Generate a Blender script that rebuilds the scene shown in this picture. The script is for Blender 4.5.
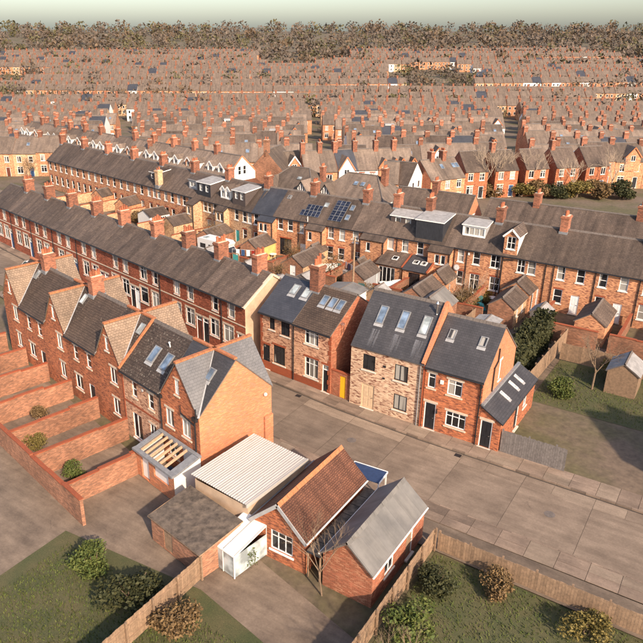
import bpy, bmesh, math, random
from mathutils import Vector, Matrix
R = math.radians
# ------------------------------------------------------------------ camera, sky, sun, exposure
sc = bpy.context.scene
for o in list(bpy.data.objects): bpy.data.objects.remove(o)
C = sc.collection
CAM_H, PIT, HEAD, FPX, PX, PY = 28.0, .3986, .6014, 684.5, 283.3, 321.5
cam = bpy.data.objects.new('camera', bpy.data.cameras.new('camera')); C.objects.link(cam)
cam.location = (0, 0, CAM_H); cam.rotation_euler = (math.pi/2 - PIT, 0, HEAD)
cam.data.sensor_width = 36; cam.data.lens = FPX/643*36; cam.data.shift_x = (321.5-PX)/643
cam.data.clip_start = .5; cam.data.clip_end = 6000
sc.camera = cam
SUN_EL, SUN_AZ = R(32), R(-29)          # azimuth measured from +X (along the street) towards +Y
world = bpy.data.worlds.new('World'); sc.world = world; world.use_nodes = True
wn = world.node_tree; bg = wn.nodes['Background']
sky = wn.nodes.new('ShaderNodeTexSky'); sky.sky_type = 'NISHITA'; sky.sun_disc = False
sky.sun_elevation = SUN_EL; sky.sun_rotation = math.pi/2 - SUN_AZ
sky.air_density = 1.0; sky.dust_density = 2.2; sky.ozone_density = 1.0; sky.altitude = 50
wn.links.new(sky.outputs[0], bg.inputs[0]); bg.inputs[1].default_value = .125
sun = bpy.data.objects.new('sun', bpy.data.lights.new('sun', 'SUN')); C.objects.link(sun)
sun.data.energy = 3.6; sun.data.angle = R(1.5); sun.data.color = (1, .82, .64)
sd = Vector((math.cos(SUN_EL)*math.cos(SUN_AZ), math.cos(SUN_EL)*math.sin(SUN_AZ), math.sin(SUN_EL)))
sun.rotation_euler = (-sd).to_track_quat('-Z', 'Y').to_euler(); sun.location = sd*100
vs = sc.view_settings; vs.view_transform = 'Standard'; vs.look = 'None'; vs.exposure = .94; vs.gamma = 1

# photo pixel -> world point at height z (a ground position from a direction)
def G(x, y, z=0.0):
    a, b = (x-PX)/FPX, (y-PY)/FPX
    cx, cy, cz = a, math.cos(PIT)-b*math.sin(PIT), -math.sin(PIT)-b*math.cos(PIT)
    t = (z-CAM_H)/cz
    return (t*(cx*math.cos(HEAD)-cy*math.sin(HEAD)), t*(cx*math.sin(HEAD)+cy*math.cos(HEAD)), z)
def CW(x, y):  # a point x metres to the right and y metres ahead of the viewpoint
    return (x*math.cos(HEAD)-y*math.sin(HEAD), x*math.sin(HEAD)+y*math.cos(HEAD))
def ahead(u, v): return -u*math.sin(HEAD)+v*math.cos(HEAD)
def terrain(u, v):
    d = ahead(u, v)
    if d < 128: return 0
    if d < 290: return -.052*(d-128)
    e = -.052*162
    if d < 340: return e
    return e + min(40, (d-340)*.062)

# ------------------------------------------------------------------ materials
MATS = {}
def newmat(name):
    m = bpy.data.materials.new(name); m.use_nodes = True; MATS[name] = m
    nt = m.node_tree; return m, nt, nt.nodes['Principled BSDF']
def nd(nt, t, **kw):
    n = nt.nodes.new(t)
    for k, v in kw.items():
        if k in n.inputs: n.inputs[k].default_value = v
        else: setattr(n, k, v)
    return n
def mixc(nt, fac, a, b, mode='MIX'):
    n = nt.nodes.new('ShaderNodeMix'); n.data_type = 'RGBA'; n.blend_type = mode
    for i, x in ((0, fac), (6, a), (7, b)):
        if hasattr(x, 'links'): nt.links.new(x, n.inputs[i])
        elif i: n.inputs[i].default_value = (*x, 1)
        else: n.inputs[0].default_value = x
    return n.outputs[2]
def ramp(nt, src, p0, p1, c0=(0,0,0), c1=(1,1,1)):
    n = nt.nodes.new('ShaderNodeValToRGB'); e = n.color_ramp.elements
    e[0].position = p0; e[0].color = (*c0, 1); e[1].position = p1; e[1].color = (*c1, 1)
    nt.links.new(src, n.inputs[0]); return n.outputs[0]
def coords(nt, kind='UV', scale=(1,1,1), rand=True):
    tc = nt.nodes.new('ShaderNodeTexCoord'); mp = nt.nodes.new('ShaderNodeMapping')
    nt.links.new(tc.outputs[kind], mp.inputs[0]); mp.inputs['Scale'].default_value = scale
    if rand:
        oi = nt.nodes.new('ShaderNodeObjectInfo'); mu = nt.nodes.new('ShaderNodeMath'); mu.operation = 'MULTIPLY'
        mu.inputs[1].default_value = 37.0; nt.links.new(oi.outputs['Random'], mu.inputs[0])
        nt.links.new(mu.outputs[0], mp.inputs['Location'])
    return mp.outputs[0]
def noise(nt, vec, scale, detail=3, rough=.6):
    n = nd(nt, 'ShaderNodeTexNoise', Scale=scale, Detail=detail, Roughness=rough)
    nt.links.new(vec, n.inputs['Vector']); return n.outputs['Fac']
def objrand(nt, lo, hi):
    oi = nt.nodes.new('ShaderNodeObjectInfo'); mr = nt.nodes.new('ShaderNodeMapRange')
    mr.inputs['To Min'].default_value = lo; mr.inputs['To Max'].default_value = hi
    nt.links.new(oi.outputs['Random'], mr.inputs[0]); return mr.outputs[0]
def hsvvar(nt, col, lo=.88, hi=1.12):
    h = nt.nodes.new('ShaderNodeHueSaturation'); nt.links.new(col, h.inputs['Color'])
    nt.links.new(objrand(nt, lo, hi), h.inputs['Value']); return h.outputs[0]
def bump(nt, p, h, strength, dist):
    b = nd(nt, 'ShaderNodeBump', Strength=strength, Distance=dist); nt.links.new(h, b.inputs['Height'])
    nt.links.new(b.outputs[0], p.inputs['Normal'])
def m_brick(name, c1, c2, mortar, speck=None, sp=(.60,.68), patch=.25, var=.08, bw=.225, bh=.075, ss=(4.2,12.5,1)):
    m, nt, p = newmat(name); p.inputs['Roughness'].default_value = .9
    uv = coords(nt)
    b = nd(nt, 'ShaderNodeTexBrick', Scale=1.0, **{'Mortar Size':.008, 'Mortar Smooth':.3, 'Brick Width':bw, 'Row Height':bh})
    b.inputs['Color1'].default_value = (*c1,1); b.inputs['Color2'].default_value = (*c2,1); b.inputs['Mortar'].default_value = (*mortar,1)
    nt.links.new(uv, b.inputs['Vector']); col = b.outputs['Color']
    # one random value for each brick of the bond
    def mth(op, a, b_=None):
        q = nt.nodes.new('ShaderNodeMath'); q.operation = op
        for i, x in enumerate((a, b_)):
            if x is None: continue
            if hasattr(x, 'links'): nt.links.new(x, q.inputs[i])
            else: q.inputs[i].default_value = x
        return q.outputs[0]
    sx = nt.nodes.new('ShaderNodeSeparateXYZ'); nt.links.new(uv, sx.inputs[0])
    row = mth('FLOOR', mth('DIVIDE', sx.outputs[1], bh)); cl = mth('FLOOR', mth('ADD', mth('DIVIDE', sx.outputs[0], bw), mth('MULTIPLY', mth('FLOORED_MODULO', row, 2.0), .5)))
    cb = nt.nodes.new('ShaderNodeCombineXYZ'); nt.links.new(cl, cb.inputs[0]); nt.links.new(row, cb.inputs[1])
    wn_ = nt.nodes.new('ShaderNodeTexWhiteNoise'); wn_.noise_dimensions = '2D'; nt.links.new(cb.outputs[0], wn_.inputs['Vector'])
    if speck:
        n = noise(nt, coords(nt, scale=ss), 1.0, 2.5, .6)
        k_ = mth('ADD', mth('MULTIPLY', n, .30), mth('MULTIPLY', wn_.outputs['Value'], .70))
        col = mixc(nt, ramp(nt, k_, .63, .82), col, speck)
        col = mixc(nt, ramp(nt, k_, .27, .36, (.55,.55,.55), (0,0,0)), col, tuple(min(.8, x*1.35+.03) for x in c1))
    n2 = noise(nt, coords(nt, scale=(.35,.35,1)), 1.0, 5, .65)
    dk = tuple(x*(1-patch*1.6) for x in (1,1,1)); lt = tuple(1+patch*.5 for _ in range(3))
    col = mixc(nt, 1.0, col, ramp(nt, n2, .3, .72, dk, lt), 'MULTIPLY')
    n3 = noise(nt, coords(nt, scale=(2.2,.25,1)), 1.0, 3, .6)      # rain streaks
    col = mixc(nt, ramp(nt, n3, .58, .8, (0,0,0), (.35,.35,.35)), col, tuple(x*.55 for x in c1))
    nt.links.new(hsvvar(nt, col, 1-var, 1+var), p.inputs['Base Color'])
    bump(nt, p, b.outputs['Fac'], -.5, .012); return m
def m_roof(name, c1, c2, joint, w=.3, h=.2, lich=None, streak=.35, var=.1, rough=.75, bs=.6, bd=.02, spec=.3, ls=(.63,.75)):
    m, nt, p = newmat(name); p.inputs['Roughness'].default_value = rough; p.inputs['Specular IOR Level'].default_value = spec
    uv = coords(nt)
    b = nd(nt, 'ShaderNodeTexBrick', Scale=1.0, **{'Mortar Size':.012, 'Mortar Smooth':.4, 'Brick Width':w, 'Row Height':h})
    b.inputs['Color1'].default_value = (*c1,1); b.inputs['Color2'].default_value = (*c2,1); b.inputs['Mortar'].default_value = (*joint,1)
    nt.links.new(uv, b.inputs['Vector']); col = b.outputs['Color']
    n1 = noise(nt, coords(nt, scale=(1.5,.16,1)), 1.0, 4, .65)
    col = mixc(nt, 1.0, col, ramp(nt, n1, .3, .72, (1-streak,)*3, (1+streak*.7,)*3), 'MULTIPLY')
    n2 = noise(nt, coords(nt, scale=(.5,.5,1)), 1.0, 5, .7)
    col = mixc(nt, 1.0, col, ramp(nt, n2, .32, .7, (.75,.75,.76), (1.18,1.16,1.12)), 'MULTIPLY')
    if lich:
        n3 = noise(nt, coords(nt, scale=(5,5,1)), 1.0, 4, .7)
        col = mixc(nt, ramp(nt, n3, *ls, (0,0,0), (.8,.8,.8)), col, lich)
    nt.links.new(hsvvar(nt, col, 1-var, 1+var), p.inputs['Base Color'])
    # each course steps up towards its lower edge
    sx = nt.nodes.new('ShaderNodeSeparateXYZ'); nt.links.new(uv, sx.inputs[0])
    mo = nt.nodes.new('ShaderNodeMath'); mo.operation = 'PINGPONG'; mo.inputs[1].default_value = h; nt.links.new(sx.outputs[1], mo.inputs[0])
    ad = nt.nodes.new('ShaderNodeMath'); ad.operation = 'SUBTRACT'; nt.links.new(mo.outputs[0], ad.inputs[0]); nt.links.new(b.outputs['Fac'], ad.inputs[1])
    bump(nt, p, ad.outputs[0], bs, bd); return m
def m_plain(name, c, rough=.6, nscale=3, amt=.15, metal=0, spec=.5, var=.04, kind='Object', bmp=0, emit=None):
    m, nt, p = newmat(name); p.inputs['Roughness'].default_value = rough; p.inputs['Metallic'].default_value = metal
    p.inputs['Specular IOR Level'].default_value = spec
    n = noise(nt, coords(nt, kind), nscale, 4, .65)
    col = mixc(nt, ramp(nt, n, .3, .7), tuple(x*(1-amt) for x in c), tuple(min(1, x*(1+amt)) for x in c))
    nt.links.new(hsvvar(nt, col, 1-var, 1+var), p.inputs['Base Color'])
    if bmp: bump(nt, p, n, bmp, .02)
    return m
def m_glass(name, c, rough=.06, spec=.6):
    m, nt, p = newmat(name); p.inputs['Roughness'].default_value = rough; p.inputs['Specular IOR Level'].default_value = spec
    n = noise(nt, coords(nt, 'Object'), 1.3, 2, .5)
    col = mixc(nt, ramp(nt, n, .4, .62), tuple(x*.6 for x in c), tuple(x*1.35 for x in c))
    nt.links.new(hsvvar(nt, col, .75, 1.25), p.inputs['Base Color']); return m

m_brick('brick_dark_red', (.36,.082,.030), (.27,.056,.021), (.22,.11,.07), speck=(.17,.04,.018), patch=.16)
m_brick('brick_orange', (.53,.178,.074), (.43,.132,.052), (.46,.27,.16), speck=(.40,.19,.11), sp=(.56,.70), patch=.12, ss=(1.3,7.5,1))
m_brick('brick_front_red', (.48,.140,.048), (.36,.094,.031), (.34,.19,.12), speck=(.20,.062,.035), sp=(.60,.70), patch=.16)
m_brick('brick_pale', (.66,.44,.29), (.50,.26,.155), (.60,.46,.34), speck=(.20,.08,.05), sp=(.55,.68), patch=.12)
m_brick('brick_speckled', (.58,.32,.19), (.46,.20,.105), (.52,.36,.25), speck=(.20,.075,.045), sp=(.57,.68), patch=.10)
m_brick('brick_trim', (.36,.075,.022), (.28,.055,.018), (.26,.11,.06), patch=.08)
m_brick('brick_rear', (.57,.258,.118), (.45,.178,.074), (.46,.29,.19), speck=(.24,.09,.055), patch=.16, var=.12)
m_brick('brick_rear_buff', (.60,.37,.20), (.50,.28,.14), (.50,.37,.25), speck=(.32,.16,.09), patch=.18, var=.1)
m_brick('brick_gable_red', (.36,.105,.045), (.27,.072,.03), (.34,.19,.12), speck=(.50,.22,.12), sp=(.6,.7), patch=.2)
m_brick('brick_chimney', (.32,.105,.050), (.23,.070,.033), (.32,.20,.14), speck=(.16,.07,.045), patch=.22, var=.28)
m_brick('brick_wall', (.34,.145,.075), (.26,.10,.05), (.34,.22,.15), speck=(.22,.11,.068), patch=.3, var=.14)
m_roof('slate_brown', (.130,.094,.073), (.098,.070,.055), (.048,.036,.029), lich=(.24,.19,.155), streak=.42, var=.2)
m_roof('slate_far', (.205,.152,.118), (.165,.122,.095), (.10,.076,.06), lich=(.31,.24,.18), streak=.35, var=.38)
m_roof('slate_blue', (.058,.060,.072), (.048,.050,.060), (.022,.023,.028), streak=.12, rough=.5, spec=.5, bs=.4)
m_roof('slate_charcoal', (.062,.058,.062), (.050,.047,.050), (.024,.023,.025), streak=.15, rough=.6, spec=.45, bs=.4)
m_roof('tile_brown', (.105,.072,.054), (.082,.056,.043), (.030,.022,.018), w=.25, h=.20, lich=(.30,.24,.18), streak=.2, bs=1, bd=.05)
m_roof('tile_mossy', (.085,.060,.048), (.062,.045,.037), (.025,.02,.017), w=.25, h=.20, lich=(.34,.29,.23), streak=.3, bs=1, bd=.05, ls=(.58,.70))
m_roof('tile_tan_sunlit', (.29,.205,.145), (.235,.165,.118), (.15,.10,.065), w=.24, h=.19, lich=(.24,.18,.13), streak=.2, bs=.8, bd=.03)  # tan tile with the sunlight of the cross slopes put into its colour
m_roof('slate_sunlit', (.155,.148,.150), (.135,.130,.132), (.075,.072,.074), streak=.1, rough=.55, spec=.5, bs=.3)  # paler copy of the slate, sunlight painted into the cross slopes
m_roof('tile_clay', (.195,.082,.048), (.145,.062,.038), (.07,.03,.02), w=.20, h=.13, lich=(.30,.19,.125), streak=.4, bs=1, bd=.03)
m_roof('sheet_grey', (.20,.185,.17), (.18,.168,.155), (.14,.13,.12), w=1.0, h=3.0, streak=.25, rough=.5, bs=.2)
m_plain('ridge_clay', (.42,.150,.062), .85, 6, .25)
m_plain('ridge_grey', (.13,.105,.09), .85, 6, .25)
m_plain('pot_clay', (.34,.105,.048), .8, 8, .25, var=.35)
m_plain('white_paint', (.80,.77,.72), .45, 4, .06)
m_plain('white_frame', (.82,.80,.77), .4, 4, .04)
m_plain('black_frame', (.025,.025,.027), .4, 4, .1)
m_plain('stone_trim', (.58,.46,.34), .85, 5, .15, bmp=.2)
m_plain('stone_sill', (.60,.53,.44), .8, 5, .12)
m_plain('render_cream', (.50,.35,.235), .9, .8, .22, kind='Object')
m_plain('render_white', (.78,.73,.67), .85, 1.2, .07)
m_plain('lead', (.20,.20,.205), .6, 4, .2)
m_plain('pale_lead', (.33,.32,.315), .6, 4, .15)
m_plain('flat_felt', (.30,.28,.265), .8, 2, .25)
m_plain('black_plastic', (.018,.018,.02), .45, 6, .2)
m_plain('black_cladding', (.028,.029,.034), .6, 3, .25)
m_plain('tile_hung', (.075,.055,.048), .8, 6, .25)
m_plain('grey_cladding', (.30,.29,.29), .7, 3, .1)
m_plain('yellow_paint', (.85,.46,.02), .45, 4, .06)
m_plain('yellow_wash', (.66,.42,.13), .85, 1.5, .2)
m_plain('blue_paint', (.035,.075,.17), .5, 4, .15)
m_plain('teal_paint', (.05,.16,.15), .6, 4, .2)
m_plain('bright_teal', (.06,.33,.32), .5, 4, .2)
m_plain('brown_door', (.13,.035,.018), .5, 4, .15)
m_plain('black_door', (.015,.016,.02), .4, 4, .15)
m_plain('plywood', (.58,.41,.26), .75, 5, .12)
m_plain('timber_rafter', (.43,.28,.17), .75, 6, .2)
m_plain('timber_fence', (.26,.165,.10), .85, 5, .3, var=.15)
m_plain('grey_fence', (.15,.13,.12), .85, 5, .3, var=.1)
m_plain('steel', (.5,.5,.5), .35, 4, .1, metal=1)
m_plain('dark_void', (.012,.011,.011), .9, 4, .1)
m_plain('navy_cover', (.028,.048,.11), .6, 3, .25)
m_plain('car_blue', (.030,.075,.19), .28, 3, .05, spec=.6)
m_plain('car_white', (.74,.73,.71), .3, 3, .04, spec=.6)
m_plain('car_red', (.26,.028,.02), .3, 3, .04, spec=.6)
m_plain('car_grey', (.16,.16,.17), .3, 3, .04, spec=.6)
m_plain('rubber', (.02,.02,.02), .9, 6, .2)
m_plain('chrome', (.7,.7,.7), .25, 6, .1, metal=1)
m_plain('tail_red', (.4,.02,.015), .3, 6, .1)
m_plain('road_joint', (.115,.082,.060), .95, 3, .3)
m_plain('joint_and_kerb_shade', (.055,.042,.033), .95, 3, .3)  # real joints, and the painted kerb shade
m_plain('mossy_felt', (.105,.078,.058), .95, 2.6, .55, bmp=.4)
m_plain('bark', (.20,.135,.085), .9, 6, .3)
m_plain('bark_pale', (.42,.32,.23), .9, 6, .3)
m_plain('soil', (.15,.095,.058), .95, 1.2, .4, bmp=.4)
m_plain('satellite_grey', (.55,.53,.50), .5, 4, .1)
def m_curtain(name, dark, cloth, lo, hi):
    m, nt, p = newmat(name); p.inputs['Roughness'].default_value = .08; p.inputs['Specular IOR Level'].default_value = .6
    tc = nt.nodes.new('ShaderNodeTexCoord'); sx = nt.nodes.new('ShaderNodeSeparateXYZ'); nt.links.new(tc.outputs['UV'], sx.inputs[0])
    w = nd(nt, 'ShaderNodeTexWave', Scale=5.0, Distortion=1.5); nt.links.new(coords(nt,'UV',(1,.05,1)), w.inputs['Vector'])
    n = noise(nt, coords(nt,'UV',(1.6,.12,1)), 1.0, 1, .4)
    c = mixc(nt, w.outputs['Fac'], tuple(x*.7 for x in cloth), cloth)
    nt.links.new(hsvvar(nt, mixc(nt, ramp(nt, n, lo, hi), dark, c), .6, 1.25), p.inputs['Base Color'])
m_glass('pane_dark', (.022,.022,.024)); m_curtain('pane_mid', (.02,.02,.022), (.34,.31,.27), .50, .54); m_curtain('pane_curtain', (.05,.047,.045), (.46,.43,.38), .36, .42)
m_glass('pane_sky', (.15,.20,.27), .04, .8); m_glass('pane_pale', (.38,.42,.42), .08)
m_glass('solar_cell', (.020,.024,.042), .12, .6)
def m_leaf(name, c1, c2):
    m, nt, p = newmat(name); p.inputs['Roughness'].default_value = .7; p.inputs['Specular IOR Level'].default_value = .2
    g = nt.nodes.new('ShaderNodeNewGeometry')
    col = mixc(nt, g.outputs['Random Per Island'], c1, c2); nt.links.new(col, p.inputs['Base Color'])
for nme, a, b in (('wood_russet', (.12,.080,.050), (.155,.105,.064)), ('wood_grey', (.105,.080,.060), (.14,.105,.08)), ('wood_olive', (.09,.08,.04), (.125,.105,.05)), ('leaf_olive', (.105,.085,.025), (.19,.14,.042)), ('leaf_dark', (.028,.032,.014), (.06,.058,.022)),
                  ('leaf_brown', (.12,.075,.035), (.20,.125,.055)), ('leaf_green', (.06,.085,.022), (.11,.12,.03)), ('leaf_yellow', (.45,.27,.035), (.32,.20,.04))):
    m_leaf(nme, a, b)
# poured concrete road, worn and stained
def m_concrete(name, c, dark, var):
    m, nt, p = newmat(name); p.inputs['Roughness'].default_value = .9
    w = coords(nt, 'Object', rand=True)
    n1 = noise(nt, w, .55, 6, .65); n2 = noise(nt, w, 9, 5, .7); n3 = noise(nt, coords(nt, 'Object', (.35,2.4,1)), 1.0, 4, .6)
    col = mixc(nt, ramp(nt, n1, .34, .70), dark, c)
    col = mixc(nt, 1.0, col, ramp(nt, n2, .3, .72, (.82,.82,.82), (1.12,1.12,1.12)), 'MULTIPLY')
    col = mixc(nt, 1.0, col, ramp(nt, n3, .35, .7, (.80,.79,.78), (1.08,1.08,1.08)), 'MULTIPLY')
    v = nd(nt, 'ShaderNodeTexVoronoi', Scale=.42); v.feature = 'DISTANCE_TO_EDGE'
    wv = nt.nodes.new('ShaderNodeMix'); wv.data_type = 'VECTOR'; wv.inputs[0].default_value = .12
    nz = nd(nt, 'ShaderNodeTexNoise', Scale=1.6, Detail=4); nt.links.new(w, nz.inputs['Vector'])
    nt.links.new(w, wv.inputs[4]); nt.links.new(nz.outputs['Color'], wv.inputs[5]); nt.links.new(wv.outputs[1], v.inputs['Vector'])
    crack = ramp(nt, v.outputs['Distance'], .001, .006, (.72,.72,.72), (1,1,1))
    msk = ramp(nt, noise(nt, w, .3, 2, .5), .60, .66)
    crack = mixc(nt, msk, (1,1,1), crack)
    col = mixc(nt, 1.0, col, crack, 'MULTIPLY')
    nt.links.new(hsvvar(nt, col, 1-var, 1+var), p.inputs['Base Color']); bump(nt, p, n2, .25, .01)
m_concrete('concrete_road', (.255,.188,.136), (.165,.119,.085), .09)
m_concrete('concrete_patch', (.315,.236,.170), (.225,.165,.118), .08)
m_concrete('paving', (.30,.215,.155), (.17,.12,.088), .20)
m_concrete('yard_paving', (.235,.172,.122), (.125,.090,.064), .15)
def m_ground():
    m, nt, p = newmat('earth'); p.inputs['Roughness'].default_value = .95
    w = coords(nt, 'Object', rand=False)
    n1 = noise(nt, w, .12, 5, .6); n2 = noise(nt, w, 1.8, 5, .7)
    col = mixc(nt, ramp(nt, n1, .42, .58), (.155,.110,.075), (.105,.088,.040))
    col = mixc(nt, 1.0, col, ramp(nt, n2, .3, .7, (.65,.65,.65), (1.25,1.25,1.25)), 'MULTIPLY')
    nt.links.new(col, p.inputs['Base Color']); bump(nt, p, n2, .5, .05)
m_ground()
m_concrete('asphalt_far', (.16,.125,.105), (.12,.095,.08), .05)

# ------------------------------------------------------------------ mesh helpers
class MB:
    def __init__(s): s.v = []; s.f = []; s.m = []; s.sm = []
    def poly(s, pts, m=0, sm=False):
        i = len(s.v); s.v += [tuple(p) for p in pts]; s.f.append(tuple(range(i, i+len(pts)))); s.m.append(m); s.sm.append(sm)
    def box(s, x0, x1, y0, y1, z0, z1, m=0, skip=''):
        if 'f' not in skip: s.poly([(x0,y0,z0),(x1,y0,z0),(x1,y0,z1),(x0,y0,z1)], m)
        if 'b' not in skip: s.poly([(x1,y1,z0),(x0,y1,z0),(x0,y1,z1),(x1,y1,z1)], m)
        if 'l' not in skip: s.poly([(x0,y1,z0),(x0,y0,z0),(x0,y0,z1),(x0,y1,z1)], m)
        if 'r' not in skip: s.poly([(x1,y0,z0),(x1,y1,z0),(x1,y1,z1),(x1,y0,z1)], m)
        if 't' not in skip: s.poly([(x0,y0,z1),(x1,y0,z1),(x1,y1,z1),(x0,y1,z1)], m)
        if 'd' not in skip: s.poly([(x0,y1,z0),(x1,y1,z0),(x1,y0,z0),(x0,y0,z0)], m)
    def tube(s, p0, p1, r0, r1=None, n=8, m=0, caps=True):
        r1 = r0 if r1 is None else r1
        p0, p1 = Vector(p0), Vector(p1); d = (p1-p0)
        if d.length < 1e-6: return
        q = d.to_track_quat('Z', 'Y'); a, b = [], []
        for k in range(n):
            c = Vector((math.cos(2*math.pi*k/n), math.sin(2*math.pi*k/n), 0)); a.append(p0+q@(c*r0)); b.append(p1+q@(c*r1))
        for k in range(n): s.poly([a[k], a[(k+1)%n], b[(k+1)%n], b[k]], m, n > 5)
        if caps: s.poly(b, m); s.poly(a[::-1], m)
    def bar(s, p0, p1, w, h, m=0):            # rectangular bar from p0 to p1 (centre line)
        p0, p1 = Vector(p0), Vector(p1); d = (p1-p0).normalized()
        side = d.cross(Vector((0,0,1)))
        side = Vector((1,0,0)) if side.length < 1e-4 else side.normalized()
        up = side.cross(d)
        c = [side*w/2*i+up*h/2*j for i, j in ((-1,-1),(1,-1),(1,1),(-1,1))]
        a = [p0+k for k in c]; b = [p1+k for k in c]
        for k in range(4): s.poly([a[k], a[(k+1)%4], b[(k+1)%4], b[k]], m)
        s.poly(a[::-1], m); s.poly(b, m)
    def wall(s, o, t, L, prof, holes=(), n=(0,-1,0), dep=.11, z0=0.0, m=0, mr=None):
        """vertical wall of length L from o along t; prof = [(s,top)...]; holes = (s0,s1,z0,z1)"""
        o, t, n = Vector(o), Vector(t), Vector(n); mr = m if mr is None else mr
        cuts = sorted(set([0.0, L]+[p[0] for p in prof]+[h[0] for h in holes]+[h[1] for h in holes]))
        cuts = [c for c in cuts if -1e-6 <= c <= L+1e-6]
        def top(q):
            for (a, ha), (b, hb) in zip(prof, prof[1:]):
                if a-1e-6 <= q <= b+1e-6: return ha+(hb-ha)*(0 if b == a else (q-a)/(b-a))
            return prof[-1][1]
        P = lambda q, z, d=0: o+t*q+Vector((0,0,z))-n*d
        for a, b in zip(cuts, cuts[1:]):
            if b-a < 1e-5: continue
            mid = (a+b)/2; hs = sorted([h for h in holes if h[0] < mid < h[1]], key=lambda h: h[2]); z = z0
            for h in hs:
                if h[2] > z+1e-5: s.poly([P(a,z),P(b,z),P(b,h[2]),P(a,h[2])], m)
                z = h[3]
            s.poly([P(a,z),P(b,z),P(b,top(b)),P(a,top(a))], m)
        for a, b, c, d in holes:
            s.poly([P(a,c),P(a,c,dep),P(a,d,dep),P(a,d)], mr); s.poly([P(b,c,dep),P(b,c),P(b,d),P(b,d,dep)], mr)
            s.poly([P(a,d),P(a,d,dep),P(b,d,dep),P(b,d)], mr); s.poly([P(a,c,dep),P(a,c),P(b,c),P(b,c,dep)], mr)
    def mesh(s, name, mats):
        me = bpy.data.meshes.new(name); me.from_pydata(s.v, [], s.f)
        for mm in mats: me.materials.append(MATS[mm])
        me.polygons.foreach_set('material_index', s.m); me.polygons.foreach_set('use_smooth', s.sm)
        uv = me.uv_layers.new(name='UVMap').data
        for p in me.polygons:
            n = p.normal; t = Vector((-n.y, n.x, 0))
            t = Vector((1,0,0)) if t.length < .02 else t.normalized()
            b = n.cross(t)
            for li in p.loop_indices:
                c = me.vertices[me.loops[li].vertex_index].co; uv[li].uv = (c.dot(t), c.dot(b))
        return me
    def obj(s, name, mats, parent=None, loc=(0,0,0), rot=(0,0,0)):
        return put(name, s.mesh(name, mats if isinstance(mats, (list, tuple)) else [mats]), parent, loc, rot)
def put(name, me, parent=None, loc=(0,0,0), rot=(0,0,0)):
    o = bpy.data.objects.new(name, me); C.objects.link(o); o.location = loc
    o.rotation_euler = rot if isinstance(rot, (tuple, list)) else (0,0,rot)
    if parent is not None: o.parent = parent
    return o
def tag(o, label=None, cat=None, group=None, kind=None):
    if label: o['label'] = label
    if cat: o['category'] = cat
    if group: o['group'] = group
    if kind: o['kind'] = kind
    return o
def thing(name, label, cat, loc=(0,0,0), rz=0.0, group=None):
    return tag(put(name, None, None, loc, (0,0,rz)), label, cat, group)
def copy_tree(o, parent=None):
    c = o.copy(); C.objects.link(c); c.parent = parent
    for ch in list(o.children): copy_tree(ch, c)
    return c
CACHE = {}
def cached(key, fn):
    if key not in CACHE: CACHE[key] = fn()
    return CACHE[key]
rnd = random.Random(7)

# ------------------------------------------------------------------ windows, doors, chimneys
BARS = {'plain':((),()), 'sash':((),(.5,)), 'sash4':((.5,),(.5,)), 'case2':((.5,),()), 'case2t':((.5,),(.72,)), 'case3t':((.335,.665),(.70,)),
        'top':((),(.72,)), 'case3':((.335,.665),()), 'case4':((.25,.5,.75),()), 'half':((.42,),())}
def frame_mb(w, h, style, fw=.075, y0=.05, y1=.12, m=0):
    b = MB()
    b.box(0, fw, y0, y1, 0, h, m); b.box(w-fw, w, y0, y1, 0, h, m)
    b.box(fw, w-fw, y0, y1, 0, fw, m); b.box(fw, w-fw, y0, y1, h-fw, h, m)
    vv, hh = BARS[style]; xs = [fw]+[w*q for q in vv]+[w-fw]
    for q in vv: b.box(w*q-fw*.42, w*q+fw*.42, y0+.008, y1-.003, fw, h-fw, m)
    for q in hh: b.box(fw, w-fw, y0+.013, y1-.006, h*q-fw*.36, h*q+fw*.36, m)
    return b
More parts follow.
